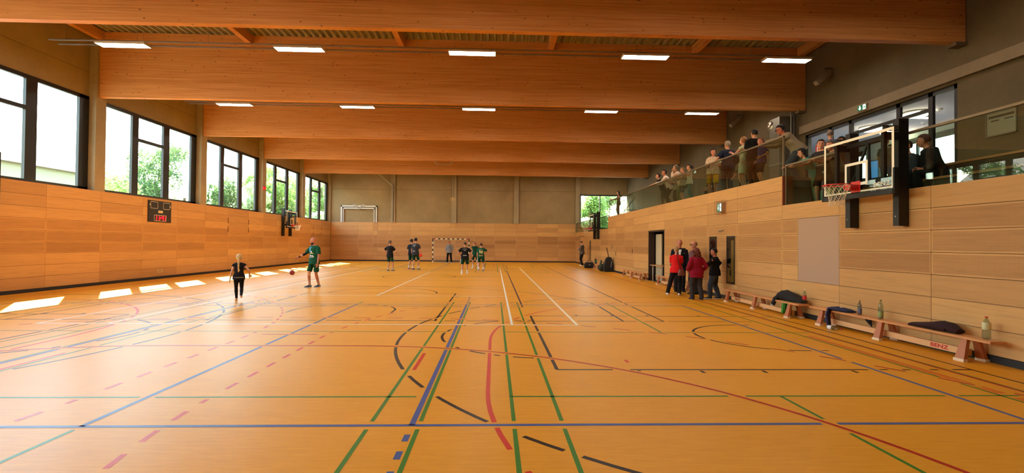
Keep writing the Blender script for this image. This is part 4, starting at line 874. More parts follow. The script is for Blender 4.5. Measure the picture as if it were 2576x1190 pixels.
t = thing('backpack', 'tall black stick bag leaning at the near end of the farthest bench', 'bag', (7.08,30.15,0)); k = MB(); k.rings([[(-.26,-.18,0),(.26,-.18,0),(.26,.18,0),(-.26,.18,0)],[(-.3,-.2,.3),(.28,-.2,.3),(.28,.2,.3),(-.3,.2,.3)],[(-.2,-.15,.75),(.22,-.15,.75),(.22,.15,.75),(-.2,.15,.75)],[(-.1,-.08,.92),(.12,-.08,.92),(.12,.08,.92),(-.1,.08,.92)]]); k.build('bag_body', M_BAG, t); MB().tube([(.1,-.19,.3),(.16,-.17,.7)],.022,6).build('reflective_strap', M_ALU, t); MB().tube([(.02,-.02,.8),(-.12,.02,1.5)],.028,8).build('stick_shaft', mat('stick handle', (84,44,40),.6), t)
t = thing('duffel_bag', 'green patterned bag beside the tall black stick bag', 'bag', (6.78,30.7,0)); k = MB(); k.ball((0,0,.24),(.26,.22,.24),14,9); k.build('bag_body', mat('camouflage', (54,58,40),.8), t, True); MB().torus((0,0,.5),.11,.02,14,5,Matrix.Rotation(PI/2,4,'X')).build('carry_handle', M_BAG, t); MB().box((-.12,-.235,.12),(.12,-.2,.3)).build('pocket', mat('camouflage dark', (40,42,30),.8), t)
# ------------------------------------------------------------------ people
V = Vector
FIG = []                                                   # (object, mesh builder, extra mesh builder, voxel) to be fused into one surface at the end
def skin_mat(rgb): return mat('skin %d%d%d' % rgb, rgb, .55)
SK = (206,146,112); SKD = (176,112,82); SKL = (222,168,138)
def cl(rgb): return mat('cloth %d%d%d' % rgb, rgb, .9, spec=.25)
def ik(a, b, l1, l2, pole):
    d = b-a; L = d.length
    if L > (l1+l2)*.995: b = a+d.normalized()*(l1+l2)*.995; d = b-a; L = d.length
    n = d.normalized(); p = (pole-n*pole.dot(n)); p = p.normalized() if p.length > 1e-6 else n.orthogonal().normalized()
    x = (l1*l1-l2*l2+L*L)/(2*L); h = math.sqrt(max(l1*l1-x*x, 1e-6)); return a+n*x+p*h, b
def ring(c, side, front, w, d, n=12): return [c+side*(w*math.cos(2*PI*j/n))+front*(d*math.sin(2*PI*j/n)) for j in range(n)]
def limb(k, pts, rads, n=9): k.tube(pts, rads, n)
def fuse(name, k, mt, parent, vox, extra=None):
    o = link(name, k.mesh(name, mt), parent); FIG.append((o, extra, vox)); return o
def hand(k, wrist, d, thumb, right, s, curl=.35):
    d = d.normalized(); t = (thumb-d*thumb.dot(d)); t = t.normalized() if t.length > 1e-4 else d.orthogonal().normalized()
    n = t.cross(d) if right else d.cross(t)
    W_ = .021*s; rs = []
    for f, w, th in ((-.01,.026,.02),(.02,.034,.018),(.06,.042,.016),(.09,.041,.013)): rs.append(ring(wrist+d*(f*s), t, n, w*s, th*s, 8))
    k.rings(rs)
    for i, (off, ln) in enumerate(((.031,.068),(.0105,.078),(-.0105,.072),(-.031,.056))):
        p = wrist+d*(.082*s)+t*(off*s); pts = [p]; a = curl*.5
        for q in (.42,.33,.25): pts.append(pts[-1]+(d*math.cos(a)+n*math.sin(a))*(ln*q*s)); a += curl
        k.tube(pts, [.0092*s,.0088*s,.008*s,.006*s], 6)
    p = wrist+d*(.02*s)+t*(.026*s); pts = [p]; a = 0
    for q in (.035,.03,.026): pts.append(pts[-1]+(d*.66+t*.62*(1-a)+n*(.35+a*.4)).normalized()*(q*s)); a += .35
    k.tube(pts, [.012*s,.0105*s,.0095*s,.007*s], 6)
def person(label, loc, H, head_dir, group=None, sex='m', build=1.0, skin=SK, lean=0, twist=0, bend=0, look=(0, 0), hip=None, rh='hang', lh='hang', rf=None, lf=None, rpole=None, lpole=None,
           hair=('short', (60,44,32)), top=None, sleeve='short', bottom=None, leg='long', shoe=(40,40,44), sole=(230,228,222), sock=None, beard=None, tail=1.0, hem=0.0, curl=.35, extras=(), glasses=False, vox=None, kid=False, loose=1.0, barefoot=False, rthumb=None, lthumb=None, kneepole=None, legcut=None, footdir=(8, 8)):
    """A figure facing local +y; head_dir is the heading in degrees (0 = +x, 90 = down the hall). Hands and feet are local targets."""
    s = H/1.75; t = thing('person', label, 'person', loc, math.radians(head_dir-90), group); hs = 1.0 if not kid else (1.75/H)**.42
    cam_d = V(loc).length; vox = vox or (.0125 if cam_d < 20 else .017 if cam_d < 28 else .022); vox *= max(.75, min(1, s))
    f = sex == 'f'; B = build
    P = V(hip)*1.0 if hip else V((0, 0, .925*s)); l = math.radians(lean)
    upv = V((math.sin(math.radians(bend)), math.sin(l), math.cos(l))).normalized(); side0 = V((1, 0, 0)); fr0 = V((0, 1, 0)); front = (fr0-upv*fr0.dot(upv)).normalized()
    tw = math.radians(twist); sideT = (side0*math.cos(tw)+front*math.sin(tw)); sideT = (sideT-upv*sideT.dot(upv)).normalized(); frontT = upv.cross(sideT)
    def sp(h): return P+upv*(h*s)
    TR = [(-.09,.135,.1),(-.02,.168,.116),(.06,.16,.113),(.15,.146,.105),(.25,.152,.11),(.36,.168,.118),(.45,.172,.112),(.495,.135,.085),(.535,.085,.066),(.56,.06,.058)] if not f else [(-.09,.14,.105),(-.02,.176,.122),(.06,.165,.115),(.15,.134,.098),(.25,.138,.104),(.36,.152,.124),(.45,.156,.104),(.495,.118,.076),(.535,.074,.058),(.56,.052,.05)]
    def sd(h): u = max(0, min(1, h/.4)); a = side0*(1-u)+sideT*u; a = (a-upv*a.dot(upv)).normalized(); return a, upv.cross(a)
    body = MB()
    body.rings([ring(sp(h), sd(h)[0], sd(h)[1], w*s*(1+(B-1)*.9), d*s*B, 14) for h, w, d in TR])
    neck0 = sp(.52); hl = math.radians(look[1]); hy = math.radians(look[0])
    nd = (upv*.75+V((0, 0, 1))*.55+front*.12).normalized(); neck1 = neck0+nd*(.07*s)
    limb(body, [neck0-nd*.03*s, neck1+nd*.04*s], [.06*s, .052*s] if not f else [.052*s, .045*s])
    # head
    yawd = math.atan2(sideT.y, sideT.x)*.5+hy; hf = V((-math.sin(yawd), math.cos(yawd), 0))*math.cos(hl)+V((0, 0, math.sin(hl))); hx = V((math.cos(yawd), math.sin(yawd), 0)); hz = hx.cross(hf)
    HM = Matrix((hx, hf, hz)).transposed(); q = s*hs*1.06; hc = neck1+nd*(.02*s)+hz*(.088*q)+hf*(.02*q); HP = lambda x, y, z: hc+HM @ V((x*q, y*q, z*q))
    for c, r in (((0,-.012,.028),(.076,.096,.092)),((0,.012,-.038),(.064,.076,.072)),((0,.04,-.078),(.042,.044,.038)),((0,.05,.0),(.058,.04,.06))): body.ball(HP(*c), tuple(v*q for v in r), 14, 10, HM)
    body.tube([HP(0,.082,.022), HP(0,.104,-.022), HP(0,.088,-.03)], [.011*q, .017*q, .013*q], 7)
    for e in (-1, 1): body.ball(HP(e*.076,-.01,-.008), (.013*q, .022*q, .032*q), 8, 6, HM)
    # arms
    gap = loose*.012*s; SH = []
    shw = (.185 if not f else .163)*s*(1+(B-1)*.7)
    hands = MB(); arms = []
    for r, tgt, pole, th in ((1, rh, rpole, rthumb), (-1, lh, lpole, lthumb)):
        S_ = sp(.443)+sideT*(r*shw); l1, l2 = .285*s, .255*s
        if tgt == 'hang': tg = S_+V((r*.05*s, .05*s, -.52*s)); pl = V((r*.3, -1, 0))
        elif tgt == 'hip': tg = sp(.1)+sideT*(r*.185*s*B)+front*(.02*s); pl = V((r*1, -.6, 0))
        elif tgt == 'hipfront': tg = sp(.08)+sideT*(r*.12*s)+front*(.16*s*B); pl = V((r*1, -.6, -.2))
        elif tgt == 'cross': tg = sp(.27)-sideT*(r*.07*s)+front*(.19*s*B); pl = V((r*.8, -.1, -.8))
        elif tgt == 'chin': tg = HP(r*.03,.1,-.14); pl = V((r*.4, .2, -1))
        else: tg = V(tgt)*1.0; pl = V((r*.5, -.6, -.6))
        if pole: pl = V(pole)
        E, Wp = ik(S_, tg, l1, l2, pl); Sin = sp(.452)+sideT*(r*shw*.66)
        limb(body, [Sin, S_, S_.lerp(E, .5), E, E.lerp(Wp, .35), Wp], [.058*s*B, .053*s*B, .047*s*B, .039*s*B, .04*s*B, .027*s], 9)
        d = (Wp-E).normalized(); ref = V(th) if th else (V((0, 1, 0)) if abs(d.y) < .75 else V((0, 0, 1)))
        hand(hands, Wp, d, ref, r > 0, s*(1 if not kid else 1.08), curl); arms.append((r, Sin, S_, E, Wp))
    # legs
    legs = []
    for r, ft in ((1, rf), (-1, lf)):
        hp = P+V((r*.088*s*(1+(B-1)*.6), 0, -.03*s)); ft = V(ft) if ft else V((r*.1*s, 0, 0)); ank = V((ft.x, ft.y-.03*s, ft.z+.075*s))
        K, A = ik(hp, ank, .435*s, .41*s, V(kneepole) if kneepole else V((r*.08, 1, 0)))
        limb(body, [hp+V((0, 0, .05*s)), hp.lerp(K, .12), hp.lerp(K, .55), K, K.lerp(A, .3), K.lerp(A, .65), A+V((0, 0, -.02*s))], [.088*s*B, .09*s*B, .07*s*B, .053*s*B, .056*s*B, .042*s, .036*s], 10)
        toe = math.radians(footdir[0 if r > 0 else 1])*r; fd = V((math.sin(toe), math.cos(toe), 0)); legs.append((r, hp, K, A, ft, fd))
        if barefoot: limb(body, [V((ft.x, ft.y, ft.z+.035*s))-fd*.06*s, V((ft.x, ft.y, ft.z+.045*s)), V((ft.x, ft.y, ft.z+.03*s))+fd*.13*s, V((ft.x, ft.y, ft.z+.022*s))+fd*.18*s], [.03*s, .04*s, .038*s, .02*s], 9)
    fuse('body', body, skin_mat(skin), t, vox, hands)
    # face
    for e in (-1, 1): MB().ball(HP(e*.031,.0905,.012), (.0125*q, .006*q, .0075*q), 8, 5, HM).build('eye', mat('eye', (38,28,24), .3), t); MB().tube([HP(e*.016,.092,.034), HP(e*.044,.082,.036)], .004*q, 5).build('eyebrow', mat('brow %d%d%d' % tuple(hair[1]), tuple(int(v*.7) for v in hair[1]), .8), t)
    MB().tube([HP(-.022,.086,-.056), HP(0,.0935,-.057), HP(.022,.086,-.056)], [.004*q,.006*q,.004*q], 6).build('mouth', mat('lips', (150,76,66), .5), t)
    if glasses:
        k = MB()
        for e in (-1, 1): k.torus(HP(e*.034,.1,.01), .026*q, .004*q, 12, 5, HM @ Matrix.Rotation(PI/2, 3, 'X')); k.tube([HP(e*.06,.098,.014), HP(e*.08,.0,.012)], .003*q, 4)
        k.tube([HP(-.01,.101,.014), HP(.01,.101,.014)], .003*q, 4); k.build('glasses', M_BLACK, t)
    # hair
    st, hcol = hair; M_H = mat('hair %d%d%d' % tuple(hcol), hcol, .6, spec=.3); rr = random.Random(len(label)*7)
    if st != 'bald':
        k = MB(); sc = {'buzz': 1.035, 'short': 1.1, 'thin': 1.06}.get(st, 1.13); n1, n2 = 22, 16; low = {'buzz': -.42, 'short': -.5, 'thin': -.45, 'bob': -.95, 'long': -.9}.get(st, -.5)
        pts = {}
        for i in range(n2+1):
            a = PI*i/n2
            for j in range(n1):
                b = 2*PI*j/n1; v = V((math.sin(a)*math.cos(b), math.sin(a)*math.sin(b), math.cos(a))); w_ = 1+rr.uniform(-.015, .03)*(st not in ('buzz', 'thin'))
                pts[i, j] = (v, HP(v.x*.08*sc*w_, -.012+v.y*.1*sc*w_, .026+v.z*.098*sc*w_))
        def keep(v):
            if st == 'thin' and v.z > .3 and v.y > -.45: return False
            if v.y > .32: return v.z > .5+.22*max(0, v.y-.32)
            if v.y > .02: return v.z > (.12 if st not in ('bob', 'long') else -.75 if abs(v.x) > .75 else .4)
            return v.z > low
        idx = {}
        for i in range(n2):
            for j in range(n1):
                q4 = [(i, j), (i+1, j), (i+1, (j+1) % n1), (i, (j+1) % n1)]; c = sum((pts[p][0] for p in q4), V((0, 0, 0)))/4
                if keep(c):
                    ids = []
                    for p in q4:
                        if p not in idx: idx[p] = len(k.v); k.v.append(tuple(pts[p][1]))
                        ids.append(idx[p])
                    k.f.append(tuple(ids)); k.mi.append(0)
        if st in ('short', 'bob', 'long', 'tail', 'bun', 'braid'): k.ball(HP(0,-.02,.075), (.07*q, .088*q, .052*q), 14, 8, HM)
        if st == 'long':
            k.rings([[hc+HM @ V(((.078-.004*i)*q*math.cos(2*PI*j/12)*(1+.1*i*tail*.3), (-.055+.05*math.sin(2*PI*j/12))*q-.004*i, .02*q-i*.055*q*tail)) for j in range(12)] for i in range(7)])
        if st == 'curly':
            for i in range(120):
                v = V((rr.gauss(0, 1), rr.gauss(0, 1)-.45, rr.gauss(0, 1)-.1)).normalized()
                if v.y > .45 and v.z < .5: continue
                k.ball(HP(v.x*.118, -.03+v.y*.105, -.03+v.z*.15-(.07 if v.y < 0 else 0)), .03*q*rr.uniform(.8, 1.25), 7, 5)
        if st == 'tail': k.tube([HP(0,-.1,.05), HP(0,-.16,.03), HP(0,-.17,-.06), HP(0,-.14,-.15*tail)], [.03*q, .034*q, .028*q, .008*q], 8)
        if st == 'bun': k.ball(HP(0,-.115,.0), (.062*q, .055*q, .06*q), 10, 8, HM)
        if st == 'braid':
            pz = [HP(0.0,-.1,-.0-.05*i) + upv.cross(sideT)*(-.0) + V((0,-.012*min(i,3),0)) for i in range(8)]
            k.tube(pz, [.03*q if i % 2 else .024*q for i in range(8)], 8); k.tube([pz[-1], pz[-1]+V((.01,-.01,-.05*s)), pz[-1]+V((.0,-.0,-.12*s))], [.016*q,.034*q,.01*q], 8)
        k.build('hair', M_H, t, True)
    if beard:
        k = MB(); k.ball(HP(0,.044,-.09), (.047*q,.044*q,.042*q), 12, 8, HM); k.ball(HP(0,.024,-.066), (.067*q,.064*q,.03*q), 12, 6, HM); k.build('beard', mat('beard %d%d%d' % beard, beard, .8), t, True)
    # clothes
    g = .014*s*loose
    if top:
        k = MB(); hemh = -.115-hem; TT = [(hemh, TR[1][1]*1.03, TR[1][2]*1.06)]+[(h, w, d) for h, w, d in TR if h > hemh+.03 and h < .53]+[(.538, .088, .072)]
        if f or loose <= 1: pass
        TT = [(h, max(w, .155*(loose > 1.3)), d) for h, w, d in TT]
        k.rings([ring(sp(h), sd(h)[0], sd(h)[1], w*s*(1+(B-1)*.9)+g*(1.2+(1.3 if h < .12 else .5 if h < .2 else 0)), d*s*B+g*(1.2+(1.3 if h < .12 else .5 if h < .2 else 0)), 16) for h, w, d in TT])
        for r, Sin, S_, E, Wp in arms:
            if sleeve == 'none': continue
            if sleeve == 'cap': k.tube([Sin, S_, S_.lerp(E, .22)], [.062*s*B+g, .058*s*B+g, .058*s*B+g*1.4], 10)
            elif sleeve == 'short': k.tube([Sin, S_, S_.lerp(E, .4), S_.lerp(E, .72)], [.06*s*B+g, .056*s*B+g, .054*s*B+g*1.3, .054*s*B+g*1.7], 10)
            elif sleeve == '34': k.tube([Sin, S_, S_.lerp(E, .5), E, E.lerp(Wp, .3)], [.06*s*B+g, .056*s*B+g, .05*s*B+g, .044*s*B+g, .042*s*B+g], 10)
            else: k.tube([Sin, S_, S_.lerp(E, .5), E, E.lerp(Wp, .5), E.lerp(Wp, .95)], [.06*s*B+g, .056*s*B+g, .05*s*B+g*1.2, .044*s*B+g*1.2, .042*s*B+g, .032*s+g], 10)
        o = fuse('jacket' if sleeve == 'long' else 'shirt', k, top if not isinstance(top, tuple) else cl(top), t, vox); t['_top'] = o.name
    if bottom:
        k = MB(); gb = g if leg != 'shorts' else .016*s
        k.rings([ring(sp(h), sd(h)[0], sd(h)[1], w*s*(1+(B-1)*.9)+gb*.8, d*s*B+gb*.8, 14) for h, w, d in ((.07,TR[2][1],TR[2][2]),(.02,TR[1][1],TR[1][2]),(-.06,.156,.11),(-.1,.12,.095))])
        for r, hp, K, A, ft, fd in legs:
            if leg == 'shorts': c = legcut or .82; ow = V((r*.016*s, 0, 0)); k.tube([hp+V((0,0,.04*s)), hp.lerp(K,.15)+ow*.5, hp.lerp(K,.5)+ow, hp.lerp(K,c)+ow*1.3], [.088*s*B+gb*.6, .09*s*B+gb*.5, .076*s*B+gb, .07*s*B+gb*1.1], 14)
            elif leg == 'skirt': pass
            elif leg == 'leggings': k.tube([hp+V((0,0,.04*s)), hp.lerp(K,.15), hp.lerp(K,.55), K, K.lerp(A,.3), K.lerp(A,.65), A+V((0,0,.01))], [.088*s*B+.007, .091*s*B+.007, .07*s*B+.007, .054*s*B+.006, .057*s*B+.006, .043*s+.006, .037*s+.006], 12)
            else: k.tube([hp+V((0,0,.04*s)), hp.lerp(K,.15), hp.lerp(K,.55), K, K.lerp(A,.35), K.lerp(A,.75), A+V((0,-.005,-.03*s))], [.088*s*B+gb*.8, .092*s*B+gb*.8, .075*s*B+gb, .06*s*B+gb, .06*s*B+gb, .055*s+gb, .052*s+gb*1.1], 12)
        if leg == 'skirt': k.rings([ring(P+V((0,0,z*s)), side0, fr0, w*s*B, d*s*B, 16) for z, w, d in ((.1,.165,.125),(-.03,.19,.145),(-.2,.21,.165),(-.38,.225,.18))])
        fuse('shorts' if leg == 'shorts' else 'skirt' if leg == 'skirt' else 'trousers', k, bottom if not isinstance(bottom, tuple) else cl(bottom), t, vox)
    for r, hp, K, A, ft, fd in legs:
        if sock: MB().tube([K.lerp(A,.62), K.lerp(A,.85), A+V((0,0,-.03*s))], [.047*s,.042*s,.042*s], 10).build('sock', cl(sock), t, True)
        if barefoot: continue
        sx = V((fd.y, -fd.x, 0)); k = MB(); F0 = V((ft.x, ft.y, ft.z))
        for m_, z0, z1, grow in ((1, 0, .022, 1.06), (0, .018, .1, 1.0)):
            k.m = m_; rs = []
            for u, w, hgt in ((-.09,.022,.07),(-.075,.036,.088),(-.03,.04,.098),(.03,.043,.08),(.09,.05,.056),(.14,.046,.046),(.172,.026,.036)):
                hh = hgt if m_ == 0 else .024; c = F0+fd*(u*s*grow); ww = w*s*grow
                rs.append([c+sx*(ww*x)+V((0,0,max(z0*s, y*hh*s))) for x, y in ((-1,.0),(-.95,.45),(-.55,.9),(0,1),(.55,.9),(.95,.45),(1,.0))])
            k.rings(rs)
        k.build('shoe', [cl(shoe), mat('sole %d%d%d' % sole, sole, .6)], t, True)
    ctx = dict(t=t, HP=HP, sp=sp, sideT=sideT, frontT=frontT, upv=upv, s=s, arms=arms, legs=legs, q=q, B=B, TR=TR, g=g)
    for fn in extras: fn(ctx)
    return t
PRINTS = []                                                # flat prints pressed onto a garment once the garment is fused
def print_on(txt, h, size, col, back=True, dx=0.0, bold=.0, sx=1.0):
    def fn(c):
        sgn = -1 if back else 1; n = c['frontT']*sgn; xax = c['sideT']*(1 if back else -1); o = c['sp'](h)+n*.4+xax*dx
        me = text_mesh(txt, size*c['s'], 'print', bold) if isinstance(txt, str) else txt()
        PRINTS.append((c['t'], me, o, xax, c['upv'], -n, mat('print %d%d%d' % col, col, .7), sx))
    return fn
def shape(polys):
    def mk():
        me = bpy.data.meshes.new('print'); vs = []; fs = []
        for p in polys: fs.append(tuple(range(len(vs), len(vs)+len(p)))); vs += [(x, y, 0) for x, y in p]
        me.from_pydata(vs, [], fs); return me
    return mk
def arcbar(w, hh, r=.3, n=8, th=.02):                       # dashed arched row standing for a line of small lettering
    out = []
    for i in range(n):
        a0 = -w/2+w*i/n; a1 = a0+w/n*.72; y = lambda a: hh-(a*a)/(2*r)
        out.append([(a0, y(a0)), (a1, y(a1)), (a1, y(a1)+th), (a0, y(a0)+th)])
    return out
def finish_figures():
    for o, ex, vox in FIG:
        m1 = o.modifiers.new('fuse', 'REMESH'); m1.mode = 'VOXEL'; m1.voxel_size = vox; m2 = o.modifiers.new('soft', 'SMOOTH'); m2.factor = .5; m2.iterations = 3
    bpy.context.view_layer.update(); dg = bpy.context.evaluated_depsgraph_get()
    for o, ex, vox in FIG:
        me = bpy.data.meshes.new_from_object(o.evaluated_get(dg)); old = o.data; mt = old.materials[0]
        if ex:
            vs = [v.co[:] for v in me.vertices]; fs = [tuple(p.vertices) for p in me.polygons]; n = len(vs)
            me2 = bpy.data.meshes.new(o.name); me2.from_pydata(vs+list(ex.v), [], fs+[tuple(i+n for i in f) for f in ex.f]); bpy.data.meshes.remove(me); me = me2
        me.materials.clear(); me.materials.append(mt); me.polygons.foreach_set('use_smooth', [True]*len(me.polygons)); me.polygons.foreach_set('material_index', [0]*len(me.polygons)); me.update()
        o.modifiers.clear(); o.data = me; bpy.data.meshes.remove(old)
    import bmesh
    for t, me, o, xa, ya, d, mt, sx in PRINTS:
        bm = bmesh.new(); bm.from_mesh(me); bmesh.ops.triangulate(bm, faces=bm.faces[:])
        for _ in range(3):
            lo = [e for e in bm.edges if e.calc_length() > .035]
            if lo: bmesh.ops.subdivide_edges(bm, edges=lo, cuts=1); bmesh.ops.triangulate(bm, faces=bm.faces[:])
        bm.to_mesh(me); bm.free()
        g = bpy.data.objects.get(t.get('_top', '')); bvh = BVHTree.FromPolygons([v.co for v in g.data.vertices], [p.vertices for p in g.data.polygons]) if g else None
        for v in me.vertices:
            p = o+xa*(v.co.x*sx)+ya*v.co.y; hit = bvh.ray_cast(p, d) if bvh else (None,)
            v.co = (hit[0]-d*.005) if hit[0] is not None else p+d*.26
        me.materials.clear(); me.materials.append(mt); link('print', me, g or t)
    for o in COL.objects:
        if '_top' in o: del o['_top']
GREEN = (22,72,48); BLK = (20,20,22); WHT = (236,236,230)
def wristband(c, i=0, col=BLK, w=.035):
    r, Sin, S_, E, Wp = c['arms'][i]; d = (Wp-E).normalized(); MB().tube([Wp-d*(.01+w)*c['s'], Wp-d*.005], [.036*c['s'], .033*c['s']], 10).build('wristband', cl(col), c['t'], True)
def trim_short(c, col=(226,226,220)):
    k = MB()
    for r, hp, K, A, ft, fd in c['legs']: p0, p1 = hp.lerp(K, .2), hp.lerp(K, .8); o = V((r*.112*c['s']*c['B'], 0, 0)); k.tube([p0+o*1.0, p0.lerp(p1,.5)+o*.98, p1+o*.96], [(.006,.02)]*3, 6)
    k.build('side_stripe', cl(col), c['t'])
MOUNT = shape([[(-.11,-.03),(-.04,.05),(.02,.01),(.06,.04),(.12,-.03),(.08,-.03),(.055,.0),(.02,-.025),(-.04,.015),(-.08,-.03)], [(-.1,-.055),(.1,-.055),(.1,-.045),(-.1,-.045)]])
# --- children and players on the floor
person('blonde girl with long braid in dark shirt and black leggings walking away barefoot', (-7.26,14.2,0), 1.30, 118, sex='f', kid=True, skin=SKL, hair=('braid', (206,180,128)), top=(26,24,32), sleeve='cap', bottom=(22,22,26), leg='leggings', barefoot=True, lean=3, rh=(.27,.1,.72), lh=(-.22,.05,.62), rf=(.06,-.2,.1), lf=(-.05,.1,0), look=(-12,0), rpole=(.6,-.8,-.2), loose=1.1,
       extras=(lambda c: MB().ball(c['arms'][0][4]+V((.02,.06,-.03)), .045, 10, 8).build('held_cup', M_WHITE, c['t'], True), lambda c: MB().box((-.12,-.13,.66),(.12,-.125,.68)).build('shirt_hem', cl((150,150,140)), c['t'])))
person('bald bearded man in green number 9 jersey reaching out one hand beside the bouncing ball', (-6.73,18.55,0), 1.86, 236, skin=(196,126,96), hair=('bald', (60,40,30)), beard=(34,24,20), top=(20,84,58), bottom=(18,74,52), leg='shorts', shoe=(46,70,110), sock=(206,160,130), look=(-34,-8), rh=(.6,.22,1.12), lh=(-.30,.08,.86), rf=(.1,.14,0), lf=(-.06,-.14,0), rpole=(.3,-.6,-.8), twist=6, loose=1.35,
       extras=(print_on('9', .30, .13, WHT, False, 0, .004), print_on(MOUNT, .17, .2, WHT, False), print_on(shape([[(-.17,-.1),(-.05,-.13),(-.02,.08),(-.09,.1)]]), .41, .2, (60,150,190), False, .0), print_on(shape([[(-.14,0),(-.1,.02),(.08,.03),(.1,.0)]]), .255, .1, (206,196,60), False),
               lambda c: wristband(c, 0), lambda c: MB().tube([c['arms'][0][2].lerp(c['arms'][0][3],.78), c['arms'][0][3], c['arms'][0][3].lerp(c['arms'][0][4],.4)], [.05,.047,.044], 10).build('elbow_sleeve', cl(BLK), c['t'], True),
               lambda c: MB().tube([c['legs'][0][2]+V((0,0,.07)), c['legs'][0][2], c['legs'][0][2]+V((0,0,-.07))], [.062,.063,.06], 10).build('knee_bandage', cl((226,178,140)), c['t'], True)))
t = thing('handball', 'red and dark handball bouncing left of the bald bearded man', 'ball', (-7.62,18.75,.53)); MB().ball((0,0,0), .095, 18, 12).build('ball_shell', mat('ball red', (170,40,44), .5), t, True)
k = MB()
for a in (0, 1.2, 2.4): k.torus((0,0,0), .0945, .006, 24, 5, Matrix.Rotation(a, 3, 'X') @ Matrix.Rotation(a*.7, 3, 'Y'))
k.build('seam', mat('ball dark', (50,24,28), .5), t)
SLV = dict(top=(24,24,27), bottom=(20,62,42), leg='shorts', skin=SK, loose=1.3)
person('grey-haired player in black T-shirt with elbows out, standing left of the two men', (-6.18,29.2,0), 1.80, 62, hair=('short', (92,78,64)), shoe=(120,92,70), sock=(196,180,164), rh=(.3,.36,.98), lh='hip', rf=(.16,.08,0), lf=(-.12,-.02,0), rpole=(.8,-.8,-.1), look=(-22,0), extras=(trim_short, lambda c: MB().ball(c['arms'][0][3], .052, 10, 8).build('elbow_pad', M_WHITE, c['t'], True)), **SLV)
person('tall player in charcoal T-shirt seen from behind holding an orange ball', (-4.92,30.7,0), 1.98, 66, hair=('short', (30,22,20)), shoe=(40,36,40), sock=(220,210,200), rh=(.33,.16,.95), lh='hang', rf=(.15,.12,0), lf=(-.1,-.12,0), look=(-8,-3), top=(52,52,56), bottom=(20,62,42), leg='shorts', loose=1.3, rpole=(.7,-.6,0), extras=(trim_short, print_on(shape(arcbar(.24,.03)+[[(-.04,-.06),(.04,-.06),(.04,-.035),(-.04,-.035)]]), .42, .1, (226,226,226)), print_on(shape([[(-.09,0),(.06,0),(.06,.035),(-.09,.035)]]), .1, .1, (226,226,226), True)))
person('dark player half hidden behind the tall man with the orange ball', (-5.28,31.3,0), 1.92, 58, hair=('short', (40,28,24)), shoe=(150,70,60), sock=(220,210,200), rf=(.1,.06,0), lf=(-.14,-.06,0), extras=(trim_short,), **SLV)
t = thing('handball', 'orange-red handball held at the side of the tall charcoal-shirted player', 'ball', (-4.60,30.64,.915)); MB().ball((0,0,0), .105, 18, 12).build('ball_shell', mat('ball orange', (226,58,34), .5), t, True); MB().torus((0,0,0), .1045, .005, 24, 5, Matrix.Rotation(.6, 3, 'X')).build('seam', mat('ball seam', (150,30,20), .5), t)
person('goalkeeper in grey sweatshirt and black trousers standing in the goal mouth', (-3.81,41.5,0), 1.86, 268, skin=(190,120,96), hair=('buzz', (110,84,66)), top=(128,130,132), sleeve='34', bottom=(20,19,21), leg='long', shoe=(226,226,222), rf=(.18,0,0), lf=(-.18,0,0), rh=(.34,.12,.80), lh=(-.34,.12,.80), loose=1.4, extras=(print_on(shape([[(-.05,-.05),(.05,-.06),(.06,.05),(-.04,.06)]]), .35, .1, (90,94,98), False),))
person('player in black T-shirt seen from behind with both hands on his hips', (-1.63,27.1,0), 1.75, 92, hair=('buzz', (84,60,46)), shoe=(226,222,218), sock=(226,222,214), rh='hip', lh='hip', rf=(.14,.02,0), lf=(-.16,0,0), build=1.08, extras=(trim_short, print_on(shape(arcbar(.26,.03,.25,9)+[[(-.05,-.06),(.05,-.06),(.05,-.04),(-.05,-.04)]]), .42, .1, (206,206,206)), print_on(shape([[(-.1,0),(.1,0),(.1,.03),(-.1,.03)]]), .08, .1, (206,206,206)), lambda c: wristband(c, 1, (20,60,50))), **SLV)
t = thing('handball', 'pale tan handball tucked at the right side of the black-shirted player', 'ball', (-1.28,27.22,.99)); MB().ball((0,0,0), .1, 18, 12).build('ball_shell', mat('ball tan', (206,160,124), .5), t, True); MB().torus((0,0,0), .0995, .005, 24, 5, Matrix.Rotation(.9, 3, 'Y')).build('seam', mat('ball seam dark', (120,80,60), .5), t)
person('player in green jersey stretching an arm across his chest beside number 98', (-1.32,33.6,0), 1.80, 120, hair=('short', (150,92,60)), top=(20,70,50), sleeve='cap', bottom=(18,62,46), leg='shorts', shoe=(214,190,176), sock=(226,220,214), rf=(.14,-.16,0), lf=(-.1,.16,0), lh=(.24,.3,1.32), rh=(.12,.26,1.26), lpole=(-.2,.8,.2), lean=8, look=(28,0), loose=1.3)
person('player in green number 98 jersey seen from behind', (-.83,30.4,0), 1.70, 88, hair=('short', (84,48,36)), build=1.08, top=(20,78,52), bottom=(18,66,46), leg='shorts', shoe=(46,66,110), sock=(226,222,216), rh=(.32,.3,1.28), lh='hang', rf=(.15,.02,0), lf=(-.15,0,0), loose=1.3, rpole=(.7,-.4,-.6), extras=(trim_short, print_on('98', .25, .26, (226,214,150), True, 0, .006), print_on(shape(arcbar(.28,.0,.22,9)), .42, .1, (206,206,180)), print_on(shape([[(-.13,0),(.13,0),(.13,.02),(-.13,.02)],[(-.12,-.035),(.12,-.035),(.12,-.015),(-.12,-.015)]]), .05, .1, (206,150,110))))
person('man in grey sweatshirt looking down at the far right corner door', (6.86,38.1,0), 1.96, 150, hair=('buzz', (90,66,50)), top=(96,90,86), sleeve='long', bottom=(22,22,26), leg='long', shoe=(226,222,216), rh=(.1,.3,1.36), lh=(-.1,.28,1.28), rf=(.12,.08,0), lf=(-.16,-.04,0), look=(0,-34), loose=1.3)
